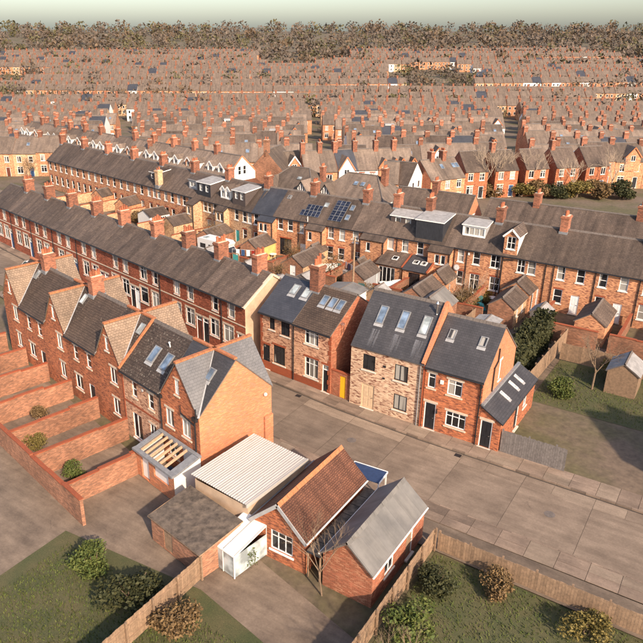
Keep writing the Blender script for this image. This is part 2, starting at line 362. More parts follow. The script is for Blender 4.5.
def win(parent, s, z, w, h, style='sash', fr='white_frame', pane='pane_dark', lintel=None, sill='stone_sill', jamb=None, o=(0,0,0), rz=0.0, lite=False, lh=.18, arch=False):
    """window opening centred at s, sill at z, on the wall that starts at o (local) and runs along rz"""
    t = Vector((math.cos(rz), math.sin(rz), 0)); loc = Vector(o)+t*(s-w/2)+Vector((0,0,z))
    if lite:
        def mk():
            b = frame_mb(w, h, style); b.poly([(0,.10,0),(w,.10,0),(w,.10,h),(0,.10,h)], 1)
            mats = [fr, pane]
            if sill: b.box(-.08, w+.08, -.06, .11, -.10, -.002, 2); mats.append(sill)
            if lintel: b.box(-.08, w+.08, -.012, .10, h+.002, h+lh, len(mats)); mats.append(lintel)
            return b.mesh('window', mats)
        return put('window', cached(('wl',w,h,style,fr,pane,lintel,sill,lh), mk), parent, loc, (0,0,rz))
    wo = put('window', cached(('wf',w,h,style,fr), lambda: frame_mb(w,h,style).mesh('window',[fr])), parent, loc, (0,0,rz))
    def mkp():
        b = MB(); b.box(.03, w-.03, .085, .10, .03, h-.03, 0); return b.mesh('pane', [pane])
    put('pane', cached(('wp',w,h,pane), mkp), wo)
    if sill:
        def mks():
            b = MB(); b.poly([(-.10,-.07,-.035),(w+.10,-.07,-.035),(w+.10,.11,-.003),(-.10,.11,-.003)]); b.box(-.10, w+.10, -.07, .11, -.13, -.035, 0); return b.mesh('sill', [sill])
        put('sill', cached(('ws',w,sill), mks), wo)
    if lintel:
        def mkl():
            b = MB(); b.box(-.12, w+.12, -.018, .09, h+.002, h+lh)
            return b.mesh('lintel', [lintel])
        put('lintel', cached(('wli',w,h,lintel,lh), mkl), wo)
    if jamb:
        def mkj():
            b = MB(); k = 0; zz = 0.0
            while zz < h-.02:
                e = .16 if k % 2 else .09; z1 = min(h, zz+.22)
                b.box(*((-e, -.002) if sd < 0 else (w+.002, w+e)), -.014, .06, zz, z1); zz = z1; k += 1
            return b.mesh('jamb', [jamb])
        for sd in (-1, 1): put('jamb', cached(('wj',w,h,jamb,sd), mkj), wo)
    return wo
def door(parent, s, w=.9, h=2.1, leaf='black_door', fr='white_frame', fan=.0, z=.12, o=(0,0,0), rz=0.0, lintel=None, lite=False):
    t = Vector((math.cos(rz), math.sin(rz), 0)); loc = Vector(o)+t*(s-w/2)+Vector((0,0,z))
    def mk():
        b = MB(); fw = .07
        b.box(0, fw, .03, .12, 0, h); b.box(w-fw, w, .03, .12, 0, h); b.box(fw, w-fw, .03, .12, h-fw, h)
        hl = h-fw-fan
        if fan: b.box(fw, w-fw, .035, .115, hl, hl+.06); b.poly([(fw,.09,hl+.06),(w-fw,.09,hl+.06),(w-fw,.09,h-fw),(fw,.09,h-fw)], 2)
        b.box(fw, w-fw, .07, .11, 0, hl, 1)
        pw = (w-2*fw)
        for (x0, x1, a, c) in ((.12,.45,.08,.42), (.55,.88,.08,.42), (.12,.45,.52,.92), (.55,.88,.52,.92)):
            b.box(fw+pw*x0, fw+pw*x1, .052, .07, hl*a, hl*c, 1)
        b.box(-.06, w+.06, -.16, .12, -.11, -.002, 3)
        if lintel: b.box(-.12, w+.12, -.018, .09, h+.002, h+.2, 4)
        return b.mesh('door', [fr, leaf, 'pane_mid', 'stone_sill']+([lintel] if lintel else []))
    d = put('door', cached(('d',w,h,leaf,fr,fan,lintel), mk), parent, loc, (0,0,rz))
    if not lite:
        def mh():
            b = MB(); b.tube((w-.17,.0,1.0),(w-.17,.07,1.0),.03,n=6); b.box(w-.24,w-.14,-.012,.0,.98,1.02); return b.mesh('handle',['chrome'])
        put('handle', cached(('dh',w), mh), d)
    return d
def chimney(parent, x, y, z0, w=.95, d=.62, h=1.9, pots=3, mat='brick_chimney', along='y', pot_h=.5, lite=False):
    """stack whose long side runs along y (across the ridge) or x"""
    if along == 'y': w, d = d, w
    def mk():
        b = MB(); b.box(-w/2, w/2, -d/2, d/2, -1.1, h-.32)
        b.box(-w/2-.05, w/2+.05, -d/2-.05, d/2+.05, h-.32, h-.22); b.box(-w/2-.09, w/2+.09, -d/2-.09, d/2+.09, h-.22, h-.08)
        b.box(-w/2-.03, w/2+.03, -d/2-.03, d/2+.03, h-.08, h)
        b.box(-w/2+.06, w/2-.06, -d/2+.06, d/2-.06, h, h+.05, 1)
        if not lite: b.box(-w/2-.06, w/2+.06, -d/2-.06, d/2+.06, -.75, -.12, 2)
        if lite:
            for k in range(pots):
                q = (k+.5)/pots-.5; px, py = (0, q*(d-.1)) if along == 'y' else (q*(w-.1), 0)
                b.tube((px,py,h),(px,py,h+pot_h),.13,.11,6,3)
        return b.mesh('chimney', [mat, 'stone_trim', 'lead', 'pot_clay'])
    c = put('chimney', cached(('ch',w,d,h,pots,mat,along,lite,pot_h), mk), parent, (x,y,z0))
    if not lite:
        def mp():
            b = MB(); b.tube((0,0,0),(0,0,pot_h),.14,.115,10); b.tube((0,0,pot_h-.09),(0,0,pot_h-.03),.145,.145,10); b.tube((0,0,pot_h),(0,0,pot_h+.01),.115,.10,10); return b.mesh('chimney_pot',['pot_clay'])
        pm = cached(('pot',pot_h), mp)
        for k in range(pots):
            q = (k+.5)/pots-.5; px, py = (0, q*(d-.12)) if along == 'y' else (q*(w-.12), 0)
            p = put('chimney_pot', pm, c, (px,py,h+.02)); p.scale = (1,1,.75+.5*((k*7+int(abs(x)*10)) % 5)/4)
    return c
def slope_grid(b, x0, x1, ya, za, yb, zb, m=0, amp=.012, seed=0, th=.09, me=1, nx=None, ny=5):
    """slab of roof between the line (x, ya, za) and (x, yb, zb), slightly uneven"""
    r = random.Random(seed); nx = nx or max(2, int((x1-x0)/.9))
    nrm = Vector((0, -(zb-za), (yb-ya))); nrm.normalize()
    if nrm.z < 0: nrm = -nrm
    g = [[None]*(ny+1) for _ in range(nx+1)]
    for i in range(nx+1):
        sag = r.uniform(-amp, amp)
        for j in range(ny+1):
            q = j/ny; d = th+(sag*.6+r.uniform(-amp, amp))*(0 if j in (0, ny) else 1)
            g[i][j] = Vector((x0+(x1-x0)*i/nx, ya+(yb-ya)*q, za+(zb-za)*q))+nrm*d
    flip = yb < ya
    for i in range(nx):
        for j in range(ny):
            q = [g[i][j], g[i+1][j], g[i+1][j+1], g[i][j+1]]
            b.poly(q[::-1] if flip else q, m)
    lo = lambda x, y, z: Vector((x,y,z))
    A = [lo(x0,ya,za), lo(x1,ya,za), lo(x1,yb,zb), lo(x0,yb,zb)]
    T = [g[0][0], g[nx][0], g[nx][ny], g[0][ny]]
    b.poly([A[0],A[1],T[1],T[0]], me); b.poly([A[3],A[0],T[0],T[3]], me); b.poly([A[1],A[2],T[2],T[1]], me)
    b.poly([A[0],A[3],A[2],A[1]], me)
class House:
    """gable-roofed house; local x along the facade seen from the camera side (y = 0), ridge along x"""
    def __init__(h, name, label, cat, loc, rz, W, D, he, hr, wall='brick_rear', roof='slate_brown', yr=None, group=None,
                 front=(), right=(), left=(), back=(), gable=None, gable_l=None, oh=.22, ohl=0.0, ohr=0.0, lite=False, ridge='ridge_grey', seed=0, found=.3, gutter=True, amp=.012, roofless=False, reveal=None, back_he=None):
        h.W, h.D, h.he, h.hr, h.yr, h.lite = W, D, he, hr, yr if yr is not None else D/2, lite
        h.root = thing(name, label, cat, loc, rz, group) if not isinstance(name, bpy.types.Object) else name
        h.tf = (hr-he)/h.yr; h.tb = (hr-he)/(D-h.yr); h.al = math.atan(h.tf)
        b = MB(); gable = gable or wall; gable_l = gable_l or gable
        hol = lambda L: [(q['s']-q['w']/2, q['s']+q['w']/2, q['z'], q['z']+q['h']) for q in L]
        b.wall((0,0,0), (1,0,0), W, [(0,he),(W,he)], hol(front), (0,-1,0), z0=-found)
        b.wall((W,D,0), (-1,0,0), W, [(0,he),(W,he)], hol(back), (0,1,0), z0=-found)
        b.wall((W,0,0), (0,1,0), D, [(0,he),(h.yr,hr),(D,he)], hol(right), (1,0,0), z0=-found, m=1)
        b.wall((0,D,0), (0,-1,0), D, [(0,he),(D-h.yr,hr),(D,he)], hol(left), (-1,0,0), z0=-found, m=2)
        h.wall = b.obj('wall', [wall, gable, gable_l], h.root)
        if not roofless:
            b = MB()
            slope_grid(b, -ohl, W+ohr, -oh, he-oh*h.tf, h.yr, hr, seed=seed, amp=amp)
            slope_grid(b, -ohl, W+ohr, D+oh, he-oh*h.tb, h.yr, hr, seed=seed+1, amp=amp, nx=2, ny=2)
            h.roof = b.obj('roof', [roof, 'ridge_grey'], h.root)
            if ridge:
                b = MB(); n = max(2, int(W/.45)); r = random.Random(seed+5); zr = hr+.10/math.cos(h.al)
                if lite:
                    b.tube((-ohl,h.yr,zr-.06),(W+ohr,h.yr,zr-.06),.13,n=6)
                else:
                    for k in range(n):
                        a, c = -ohl+(W+ohl+ohr)*k/n, -ohl+(W+ohl+ohr)*(k+1)/n-.012; q = r.uniform(-.008,.008)
                        b.poly([(a,h.yr-.17,zr-.16+q),(c,h.yr-.17,zr-.16+q),(c,h.yr,zr+.06+q),(a,h.yr,zr+.06+q)]); b.poly([(c,h.yr+.17,zr-.16+q),(a,h.yr+.17,zr-.16+q),(a,h.yr,zr+.06+q),(c,h.yr,zr+.06+q)])
                b.obj('ridge_tiles', ridge, h.roof)
            if gutter and not lite:
                b = MB(); y = -oh-.06; z = he-oh*h.tf-.03
                b.tube((-ohl,y,z),(W+ohr,y,z),.06,n=8); b.obj('gutter', 'black_plastic', h.root)
        for L, o, rz_ in ((front,(0,0,0),0.0), (right,(W,0,0),math.pi/2), (back,(W,D,0),math.pi), (left,(0,D,0),-math.pi/2)):
            for q in L:
                q = dict(q); k = q.pop('k'); c = q.pop('curtain', None)
                if k == 'w': win(h.root, o=o, rz=rz_, lite=q.pop('lite', lite), **q)
                else: door(h.root, o=o, rz=rz_, lite=lite, **q)
    def zs(h, y): return h.he+h.tf*y if y <= h.yr else h.hr-h.tb*(y-h.yr)
    def on(h, name, me, x, t, lift=.1):      # lay a mesh on the camera-side slope, t metres up from the eaves line
        y, z = t*math.cos(h.al), h.he+t*math.sin(h.al)
        return put(name, me, h.root, (x, y-math.sin(h.al)*lift, z+math.cos(h.al)*lift), (h.al,0,0))
    def rooflight(h, x, t, w=.55, l=.98, fr='lead', pane='pane_sky', apron=True):
        def mk():
            b = MB(); f = .07
            b.box(-w/2-f,-w/2,-l/2-f,l/2+f,-.04,.09); b.box(w/2,w/2+f,-l/2-f,l/2+f,-.04,.09); b.box(-w/2,w/2,-l/2-f,-l/2,-.04,.09); b.box(-w/2,w/2,l/2,l/2+f,-.04,.09)
            if apron: b.box(-w/2-f-.04, w/2+f+.04, -l/2-f-.26, -l/2-f-.002, -.03, .022, 1)
            return b.mesh('rooflight', [fr, 'pale_lead'])
        o = h.on('rooflight', cached(('rl',w,l,fr,apron), mk), x, t)
        def mp():
            b = MB(); b.box(-w/2,w/2,-l/2,l/2,-.02,.055); return b.mesh('pane',[pane])
        put('pane', cached(('rp',w,l,pane), mp), o); return o
    def pipe(h, x, z1=None, z0=.05, y=-.08, r=.045, mat='black_plastic', hopper=True):
        b = MB(); z1 = z1 or h.he-.15
        b.tube((x,y,z0),(x,y,z1),r,n=8); b.tube((x,y,z1),(x,-h.tf*0-.22,z1+.12),r,n=8)
        if hopper: b.box(x-.09,x+.09,y-.08,y+.06,z1-.2,z1)
        k = .8
        while k < z1: b.box(x-.07,x+.07,y-.055,y+.07,k,k+.05); k += 1.6
        return b.obj('downpipe', mat, h.root)
    def ch(self, x, off=0.0, **kw):
        return chimney(self.root, x, self.yr+off, self.hr-abs(off)*self.tf, lite=kw.pop('lite', self.lite), **kw)
    def box_dormer(h, x0, x1, yf, zt, face='tile_hung', cheek=None, top='flat_felt', wins=(), drop=.12, eave=.12, zb=None, trim='white_paint'):
        """flat-roofed dormer: front face at yf rising from the slope to zt; its roof runs back to the ridge"""
        b = MB(); z0 = zb if zb is not None else h.zs(yf)-.05
        yb = min(h.yr, (zt+drop-h.he)/h.tf); zt2 = zt+drop; cheek = cheek or face
        holes = [(q['s']-q['w']/2, q['s']+q['w']/2, q['z']-z0, q['z']-z0+q['h']) for q in wins]
        b.wall((x0,yf,z0), (1,0,0), x1-x0, [(0,zt-z0),(x1-x0,zt-z0)], holes, (0,-1,0), z0=0)
        b.poly([(x1,yf,z0),(x1,yb,h.zs(yb)-.05),(x1,yb,zt2),(x1,yf,zt)], 1); b.poly([(x0,yb,h.zs(yb)-.05),(x0,yf,z0),(x0,yf,zt),(x0,yb,zt2)], 1)
        d = b.obj('dormer', [face, cheek], h.root)
        b = MB(); e = eave; T = [(x0-e,yf-e,zt),(x1+e,yf-e,zt),(x1+e,yb+.15,zt2),(x0-e,yb+.15,zt2)]
        b.poly([(x,y,z+.13) for x,y,z in T], 0); b.poly([(x,y,z+.005) for x,y,z in T][::-1], 1)
        for i in range(4):
            p, q = T[i], T[(i+1)%4]; b.poly([(p[0],p[1],p[2]+.005),(q[0],q[1],q[2]+.005),(q[0],q[1],q[2]+.13),(p[0],p[1],p[2]+.13)], 1)
        b.obj('dormer_roof', [top, trim], d)
        for q in wins:
            q = dict(q); q.pop('k'); q['lite'] = True; win(d, o=(x0,yf,0), **q)
        return d
    def gable_dormer(h, xc, w, yf, zt, zp, face='brick_rear', cheek='white_paint', roof='slate_brown', wins=(), barge='white_paint', oh=.15, zb=None):
        """small dormer with its own pitched roof, ridge running back into the main slope"""
        b = MB(); z0 = zb if zb is not None else h.zs(yf)-.05; x0, x1 = xc-w/2, xc+w/2
        holes = [(q['s']-q['w']/2, q['s']+q['w']/2, q['z']-z0, q['z']-z0+q['h']) for q in wins]
        b.wall((x0,yf,z0), (1,0,0), w, [(0,zt-z0),(w/2,zp-z0),(w,zt-z0)], holes, (0,-1,0), z0=0)
        ye = (zt-h.he)/h.tf; yp = (zp-h.he)/h.tf
        b.poly([(x1,yf,z0),(x1,ye,zt),(x1,yf,zt)], 1); b.poly([(x0,ye,zt),(x0,yf,z0),(x0,yf,zt)], 1)
        d = b.obj('dormer', [face, cheek], h.root)
        b = MB(); s = (zp-zt)/(w/2); ze = zt-oh*s
        yo = (ze-h.he)/h.tf
        for sg in (1,-1):
            P = [(xc+sg*(w/2+oh),yf-oh,ze),(xc,yf-oh,zp),(xc,yp,zp),(xc+sg*(w/2+oh),max(yo,yf),ze)]
            Q = [(x,y,z+.10) for x,y,z in P]
            b.poly(Q if sg < 0 else Q[::-1], 0)
            b.poly([P[0],P[1],Q[1],Q[0]], 1); b.poly([P[3],P[0],Q[0],Q[3]], 1); b.poly(P, 1)
        for sg in (1,-1): b.bar((xc,yf-oh-.02,zp+.0),(xc+sg*(w/2+oh),yf-oh-.02,ze+.0),.04,.2,1)
        b.obj('dormer_roof', [roof, barge], d)
        for q in wins:
            q = dict(q); q.pop('k'); q['lite'] = True; win(d, o=(x0,yf,0), **q)
        return d
def Wn(s, z, w=.9, h=1.45, style='sash', **k): return dict(k='w', s=s, z=z, w=w, h=h, style=style, **k)
def Dr(s, w=.9, h=2.1, **k): return dict(k='d', s=s, w=w, h=h, **dict({'z': .12}, **k))

# ------------------------------------------------------------------ the setting
def interp(pts, u):
    for (a, va), (b, vb) in zip(pts, pts[1:]):
        if a <= u <= b: return va+(vb-va)*(u-a)/(b-a)
    return pts[0][1] if u < pts[0][0] else pts[-1][1]
KERB = [(-140,66.0),(-57.2,48.15),(-47.6,45.95),(-41,44.5),(-36,43.55),(-30.75,43.1),(-23.4,42.25),(-16.3,41.87),(-10.9,41.87),(70,41.87)]
vk = lambda u: interp(KERB, u)
def wallv(u): return interp([(-140,67.6),(-34.8,44.75),(-25.4,43.95),(-23,43.68),(70,43.55)], u)
ROADW = 6.5
def strip(b, us, f0, f1, z, m=0):
    for a, c in zip(us, us[1:]): b.poly([(a,f0(a),z),(c,f0(c),z),(c,f1(c),z),(a,f1(a),z)], m)
def mk_ground():
    b = MB(); xs = [-420,-300,-220,-170,-130,-100,-75,-50,-25,0,25,50,80,120,170,260,420]; ys = [-60,0,30,60,90,110,128,150,180,210,250,290,315,340,380,450,560,700,950,1400]
    def p(x, y):
        k = 1 if y < 340 else 1+(y-340)/220
        u, v = CW(x*k, y); h = terrain(u, v)-.07
        
        return (u, v, h)
    for i in range(len(xs)-1):
        for j in range(len(ys)-1):
            b.poly([p(xs[i],ys[j]),p(xs[i+1],ys[j]),p(xs[i+1],ys[j+1]),p(xs[i],ys[j+1])])
    return tag(b.obj('ground', 'earth'), kind='structure')
mk_ground()
b = MB(); us = [-140,-120,-100,-80,-57.2,-47.6,-41,-36,-30.75,-23.4,-16.3,-10.9,10,40,70]
strip(b, us, lambda u: vk(u)-ROADW-.02, lambda u: vk(u)+.02, -.035)
road = tag(b.obj('road', 'road_joint'), kind='structure')
b = MB(); strip(b, us, lambda u: vk(u)-.135, lambda u: vk(u)+.01, -.025); b.obj('kerb_shade_strip', 'joint_and_kerb_shade', road)  # dark strip painting in the shadow of the far kerb
rs = random.Random(3)
u = -98.4
while u < 42:
    for k, (f0, f1) in enumerate(((0,5.24),(5.262,6.36))):
        segs = [(u+.009, u+4.491)] if k < 1 else ([(u+.009, u+4.491)] if rs.random() < .5 else [(u+.009, u+1.9), (u+1.912, u+4.491)])
        for a, c in segs:
            bb = MB(); n = 3; g = rs.uniform(-.006,.006); cx, cy = (a+c)/2, vk((a+c)/2)-ROADW+(f0+f1)/2
            for q in range(n):
                x0, x1 = a+(c-a)*q/n, a+(c-a)*(q+1)/n
                P = [(x0,vk(x0)-ROADW+f0),(x1,vk(x1)-ROADW+f0),(x1,vk(x1)-ROADW+f1),(x0,vk(x0)-ROADW+f1)]
                bb.poly([(x-cx,y-cy,g) for x,y in P])
                for (x,y),(x2,y2) in ((P[0],P[1]),(P[2],P[3])): bb.poly([(x-cx,y-cy,-.04),(x2-cx,y2-cy,-.04),(x2-cx,y2-cy,g),(x-cx,y-cy,g)])
            bb.poly([(a-cx,vk(a)-ROADW+f1-cy,-.04),(a-cx,vk(a)-ROADW+f0-cy,-.04),(a-cx,vk(a)-ROADW+f0-cy,g),(a-cx,vk(a)-ROADW+f1-cy,g)])
            bb.obj('concrete_slab', 'concrete_patch' if k == 1 and rs.random() < .4 else 'concrete_road', road, (cx,cy,0))
    u += 4.5
# repaired trench and tar joints on the carriageway
# pavements with flags and kerb stones
def pavement(name, f0, f1, ua, ub, step, kerb_side, rseed):
    r = random.Random(rseed); b = MB(); q = [ua+(ub-ua)*k/24 for k in range(25)]
    strip(b, q, f0, f1, .075); root = tag(b.obj(name, 'joint_and_kerb_shade'), kind='structure')
    u = ua
    while u < ub-.1:
        w = min(step*r.choice((.75,1,1,1.35)), ub-u); rows = 2 if r.random() < .6 else 1
        for k in range(rows):
            bb = MB(); a, c = u+.012, u+w-.012; h = .10+r.uniform(-.006,.006)
            g0 = lambda x: f0(x)+(f1(x)-f0(x))*k/rows+.012; g1 = lambda x: f0(x)+(f1(x)-f0(x))*(k+1)/rows-.012
            cx, cy = (a+c)/2, (g0(a)+g1(c))/2
            T = [(a-cx,g0(a)-cy,h),(c-cx,g0(c)-cy,h),(c-cx,g1(c)-cy,h),(a-cx,g1(a)-cy,h)]; B_ = [(x,y,.06) for x,y,z in T]
            bb.poly(T)
            for i in range(4): bb.poly([B_[i],B_[(i+1)%4],T[(i+1)%4],T[i]])
            bb.obj('paving_slab', 'paving' if r.random() < .75 else 'concrete_patch', root, (cx,cy,0))
        u += w
    kb = MB(); fk = f0 if kerb_side < 0 else f1
    u = ua; kr = put('kerb', None, root)
    strip(kb, q, (lambda x: fk(x)-.13) if kerb_side < 0 else fk, fk if kerb_side < 0 else (lambda x: fk(x)+.13), .06); kb.obj('kerb_bed', 'joint_and_kerb_shade', kr)
    while u < ub-.05:
        w = min(.92, ub-u); bb = MB(); a, c = u+.008, u+w-.008; o0, o1 = (-.13,-.004) if kerb_side < 0 else (.004,.13); h = .104+r.uniform(-.004,.004)
        cx, cy = (a+c)/2, fk((a+c)/2)
        T = [(a-cx,fk(a)+o0-cy,h),(c-cx,fk(c)+o0-cy,h),(c-cx,fk(c)+o1-cy,h),(a-cx,fk(a)+o1-cy,h)]; B_ = [(x,y,-.03) for x,y,z in T]
        bb.poly(T)
        for i in range(4): bb.poly([B_[i],B_[(i+1)%4],T[(i+1)%4],T[i]])
        bb.obj('kerb_stone', 'paving', kr, (cx,cy,0)); u += w
    return root
pavement('pavement', lambda u: vk(u)+.14, lambda u: wallv(u)+.06, -92, 40, 1.7, -1, 11)
pavement('pavement', lambda u: vk(u)-ROADW-1.75, lambda u: vk(u)-ROADW-.14, -70, 40, 1.7, 1, 12)
def sheet(name, pts, z, mat, kind='structure'):
    b = MB(); cx, cy = sum(p[0] for p in pts)/len(pts), sum(p[1] for p in pts)/len(pts)
    b.poly([(x-cx,y-cy,0) for x,y in pts]); return tag(b.obj(name, mat, None, (cx,cy,z)), kind=kind)
sheet('forecourt', [(-24.6,31.4),(6,31.0),(6,33.55),(-24.4,33.7)], .06, 'yard_paving')
sheet('back_lane', [(-120,83),(-60,66),(20,62),(20,65.4),(-60,69.2),(-120,86.4)], -.05, 'yard_paving')
sheet('front_gardens', [(-140,52),(-34,46),(-34,62),(-140,82)], -.058, 'yard_paving')
sheet('side_street', [(-120,93.5),(-60,82.4),(30,82.4),(30,86.3),(-60,86.3),(-120,97.8)], -.045, 'asphalt_far')

# ------------------------------------------------------------------ houses across the street
# long red terrace
LTO, LTA = (-34.8,44.70), R(-12)
lt = lambda s, d=0: (LTO[0]+s*math.cos(LTA)-d*math.sin(LTA), LTO[1]+s*math.sin(LTA)+d*math.cos(LTA))
ST = dict(lintel='stone_trim', sill='stone_sill', jamb='stone_trim')
def lt_house(s0, s1, ups, downs, doors, label, chs, pipes=(), right_end=False, lite=False, seed=0):
    x, y = lt(s0); W = s1-s0
    F = [Wn(q[0]-s0, 3.98, q[1], 1.45, q[2], pane=q[3], **ST) for q in ups]
    F += [Wn(q[0]-s0, 1.30, q[1], 1.75, q[2], pane=q[3], **ST) for q in downs]
    F += [Dr(q[0]-s0, .92, 2.55, leaf=q[1], fan=.38, lintel='stone_trim') for q in doors]
    h = House('terraced_house', label, 'house', (x,y,0), LTA, W, 6.6, 5.7, 7.85, wall='brick_dark_red', roof='slate_brown', gable='render_cream' if right_end else 'brick_dark_red',
              front=F, group='red brick terrace across the street', seed=seed, lite=lite, amp=.034)
    b = MB(); b.box(0, W, -.035, .03, 3.55, 3.66); b.obj('string_course', 'stone_trim', h.root)
    b = MB(); b.box(0, W, -.05, .03, 5.42, 5.56); b.obj('eaves_course', 'brick_trim', h.root)
    for c in chs: h.ch(c-s0, w=1.25, d=.75, h=1.55, pots=4)
    for p in pipes: h.pipe(p-s0)
    if right_end:
        b = MB(); b.bar((W+.02,-.25,h.he-.18),(W+.02,h.yr,h.hr+.02),.26,.2); b.bar((W+.02,h.D+.2,h.he-.16),(W+.02,h.yr,h.hr+.02),.26,.2); b.obj('verge_coping', 'stone_trim', h.root)
    return h
pc, pd, pm_ = 'pane_curtain', 'pane_dark', 'pane_mid'
lt_house(-6.4, 0, [(-1.94,.82,'sash',pc),(-4.34,.82,'sash',pm_)], [(-2.45,1.45,'case2t',pc),(-4.55,1.3,'case2t',pm_)], [(-.72,'brown_door'),(-5.93,'black_door')],
         'red brick terrace house at the end with the tan rendered gable', [-1.7], [-3.34], True, seed=1)
lt_house(-12.2, -6.4, [(-8.19,.82,'sash',pm_),(-10.47,.82,'sash4',pc)], [(-8.4,1.4,'case2t',pm_),(-10.6,1.3,'case2t',pc)], [(-6.97,'brown_door')],
         'red brick terrace house with a red-brown door, second from the tan rendered gable', [-7.3], [], seed=3)
lt_house(-18.5, -12.2, [(-14.29,.82,'sash',pm_),(-16.49,1.2,'case2t',pm_)], [(-14.51,1.3,'case2t',pc),(-16.63,1.45,'top',pd)], [(-18.06,'white_frame')],
         'red brick terrace house with wide white upper window and white front door', [-12.6], [-13.41], seed=5)
lt_house(-24.9, -18.5, [(-20.02,.82,'sash',pc),(-22.09,.82,'sash',pm_)], [(-20.32,1.4,'case2t',pm_),(-22.43,1.4,'case3',pd)], [(-18.98,'black_door'),(-24.4,'white_frame')],
         'red brick terrace house with a black door beside its neighbour\'s white door', [-18.3], [], seed=7)
for k in range(5):
    s1 = -24.9-6.2*k; s0 = s1-6.2
    lt_house(s0, s1, [(s0+1.9,.82,'sash',pm_),(s0+4.2,.82,'sash',pc)], [(s0+2,1.4,'case2t',pd),(s0+4.2,1.4,'case2t',pm_)], [(s0+5.6,'blue_paint')],
             'red brick terrace house with dark blue door, further along the terrace', [s1-.1], [s0+.1], seed=20+k)
# tall semi-detached pair
MPA = R(-7); mp = lambda s, d=0: (-25.4+s*math.cos(MPA)-d*math.sin(MPA), 43.92+s*math.sin(MPA)+d*math.cos(MPA))
x, y = mp(-7.9)
BK = dict(fr='black_frame', sill='stone_sill', lintel='brick_trim')
h = House('semi_detached_house', 'speckled brick house with black windows and new dark slate roof', 'house', (x,y,0), MPA, 3.92, 6.9, 5.6, 7.95, wall='brick_speckled', roof='slate_blue', yr=3.4,
    front=[Wn(1.37,4.12,.62,1.3,'sash',**BK), Wn(2.9,3.95,1.0,1.5,'case2t',pane=pd,**BK), Wn(2.2,1.0,1.35,1.75,'case3t',pane=pm_,**BK), Dr(.68,.8,2.35,leaf='black_door',fr='black_frame',fan=.3,lintel='brick_trim')],
    ohr=-.01, ohl=.05, amp=.004, seed=40)
h.rooflight(2.0, 2.9, .6, .95, pane='pane_pale'); h.rooflight(3.35, 2.9, .6, .95, pane='pane_pale')
b = MB(); b.box(0, 3.92, -.03, .02, .02, .85); b.obj('plinth', 'brick_trim', h.root)
b = MB()
for z in (0,.45,.9,1.35,1.8,2.25,2.7,3.15,3.6,4.05,4.5,4.95): b.box(-.012, .2+(.1 if int(z/.45)%2 else 0), -.022, .02, z, z+.4)
b.obj('quoins', 'brick_trim', h.root)
h.pipe(3.9, 5.45)
x, y = mp(-3.98)
h = House('semi_detached_house', 'speckled brick house with white windows, brown tiled roof and black front door', 'house', (x,y,0), MPA, 3.98, 6.9, 5.55, 7.95, wall='brick_speckled', roof='tile_brown', gable='brick_gable_red', yr=3.4,
    front=[Wn(1.9,3.98,1.45,1.4,'case3t',pane=pm_,lintel='brick_trim'), Wn(1.93,.95,1.45,1.8,'case3t',pane=pm_,lintel='brick_trim'), Dr(3.52,.78,2.5,leaf='black_door',fan=.42,lintel='brick_trim')], ohr=.04, seed=42)
for q in (1.75, 2.62, 3.42): h.rooflight(q-.25, 2.75, .5, .9, pane='pane_sky')
b = MB(); b.box(0, 3.1, -.03, .02, .02, .72); b.obj('plinth', 'brick_trim', h.root)
b = MB()
for k in range(12): b.box(3.98-(.2 if k%2 else .32), 3.992, -.022, .02, k*.45, k*.45+.4)
b.obj('quoins', 'brick_trim', h.root)
h.ch(.0, w=.95, d=.95, h=2.15, pots=3, off=-.35, pot_h=.75)
b = MB(); b.tube((4.02,1.2,5.1),(4.3,1.2,5.9),.015,n=5); b.tube((4.3,1.2,5.4),(4.3,1.2,6.3),.02,n=5)
for k in range(5): b.tube((4.05+k*.06,1.0,6.2-k*.02),(4.05+k*.06,1.4,6.2-k*.02),.012,n=4)
b.obj('aerial', 'steel', h.root)
# brick wall with the yellow gate
gx, gy = mp(.02)
w = thing('gate_wall', 'low red brick wall with arched gateway between two houses', 'wall', (gx,gy+.1,0), R(-6))
b = MB(); b.wall((0,0,0),(1,0,0),1.95,[(0,2.3),(1.95,2.35)],[(.88,1.48,.1,2.1)],(0,-1,0),dep=.2); b.poly([(0,0,2.3),(1.95,0,2.35),(1.95,.22,2.35),(0,.22,2.3)]); b.obj('wall_face','brick_gable_red',w)
b = MB(); b.box(-.0,1.95,-.03,.25,2.345,2.42); b.obj('coping','brick_trim',w)
g = thing('yellow_gate', 'bright yellow wooden gate in the red brick wall', 'gate', (gx+.9,gy-.0,0), R(-6))
for k in range(4):
    b = MB(); b.box(.14*k,.14*k+.132,.06,.10,0.1,2.07); b.obj('plank','yellow_paint',g)
b = MB(); b.box(0,.56,.10,.13,.4,.5); b.box(0,.56,.10,.13,1.6,1.7); b.obj('rail','yellow_paint',g)
# pale brick house
GF = dict(fr='black_frame', sill='stone_sill')
h = House('detached_house', 'pale reclaimed brick house with plywood door and three tall rooflights', 'house', (-23.38,43.62,0), R(-1.2), 6.3, 6.9, 5.35, 8.95, wall='brick_pale', gable='brick_orange', gable_l='brick_gable_red', roof='slate_charcoal', yr=3.4,
    front=[Wn(1.62,3.52,1.1,1.32,'half',pane=pd,**GF), Wn(4.42,3.38,1.14,1.36,'half',pane=pc,**GF), Wn(4.5,.85,1.16,1.34,'half',pane=pc,**GF), Dr(1.65,1.15,2.15,leaf='plywood',fr='plywood')], oh=.1, ridge='ridge_grey', amp=.004, seed=50, gutter=False)
for q in (1.55, 3.42, 5.25): h.rooflight(q, 2.95, .54, 1.4, pane='pane_sky' if q < 5 else 'pane_pale')
m, nt, p = newmat('runoff_stain'); p.inputs['Base Color'].default_value = (.22,.215,.23,1); p.inputs['Roughness'].default_value = .8
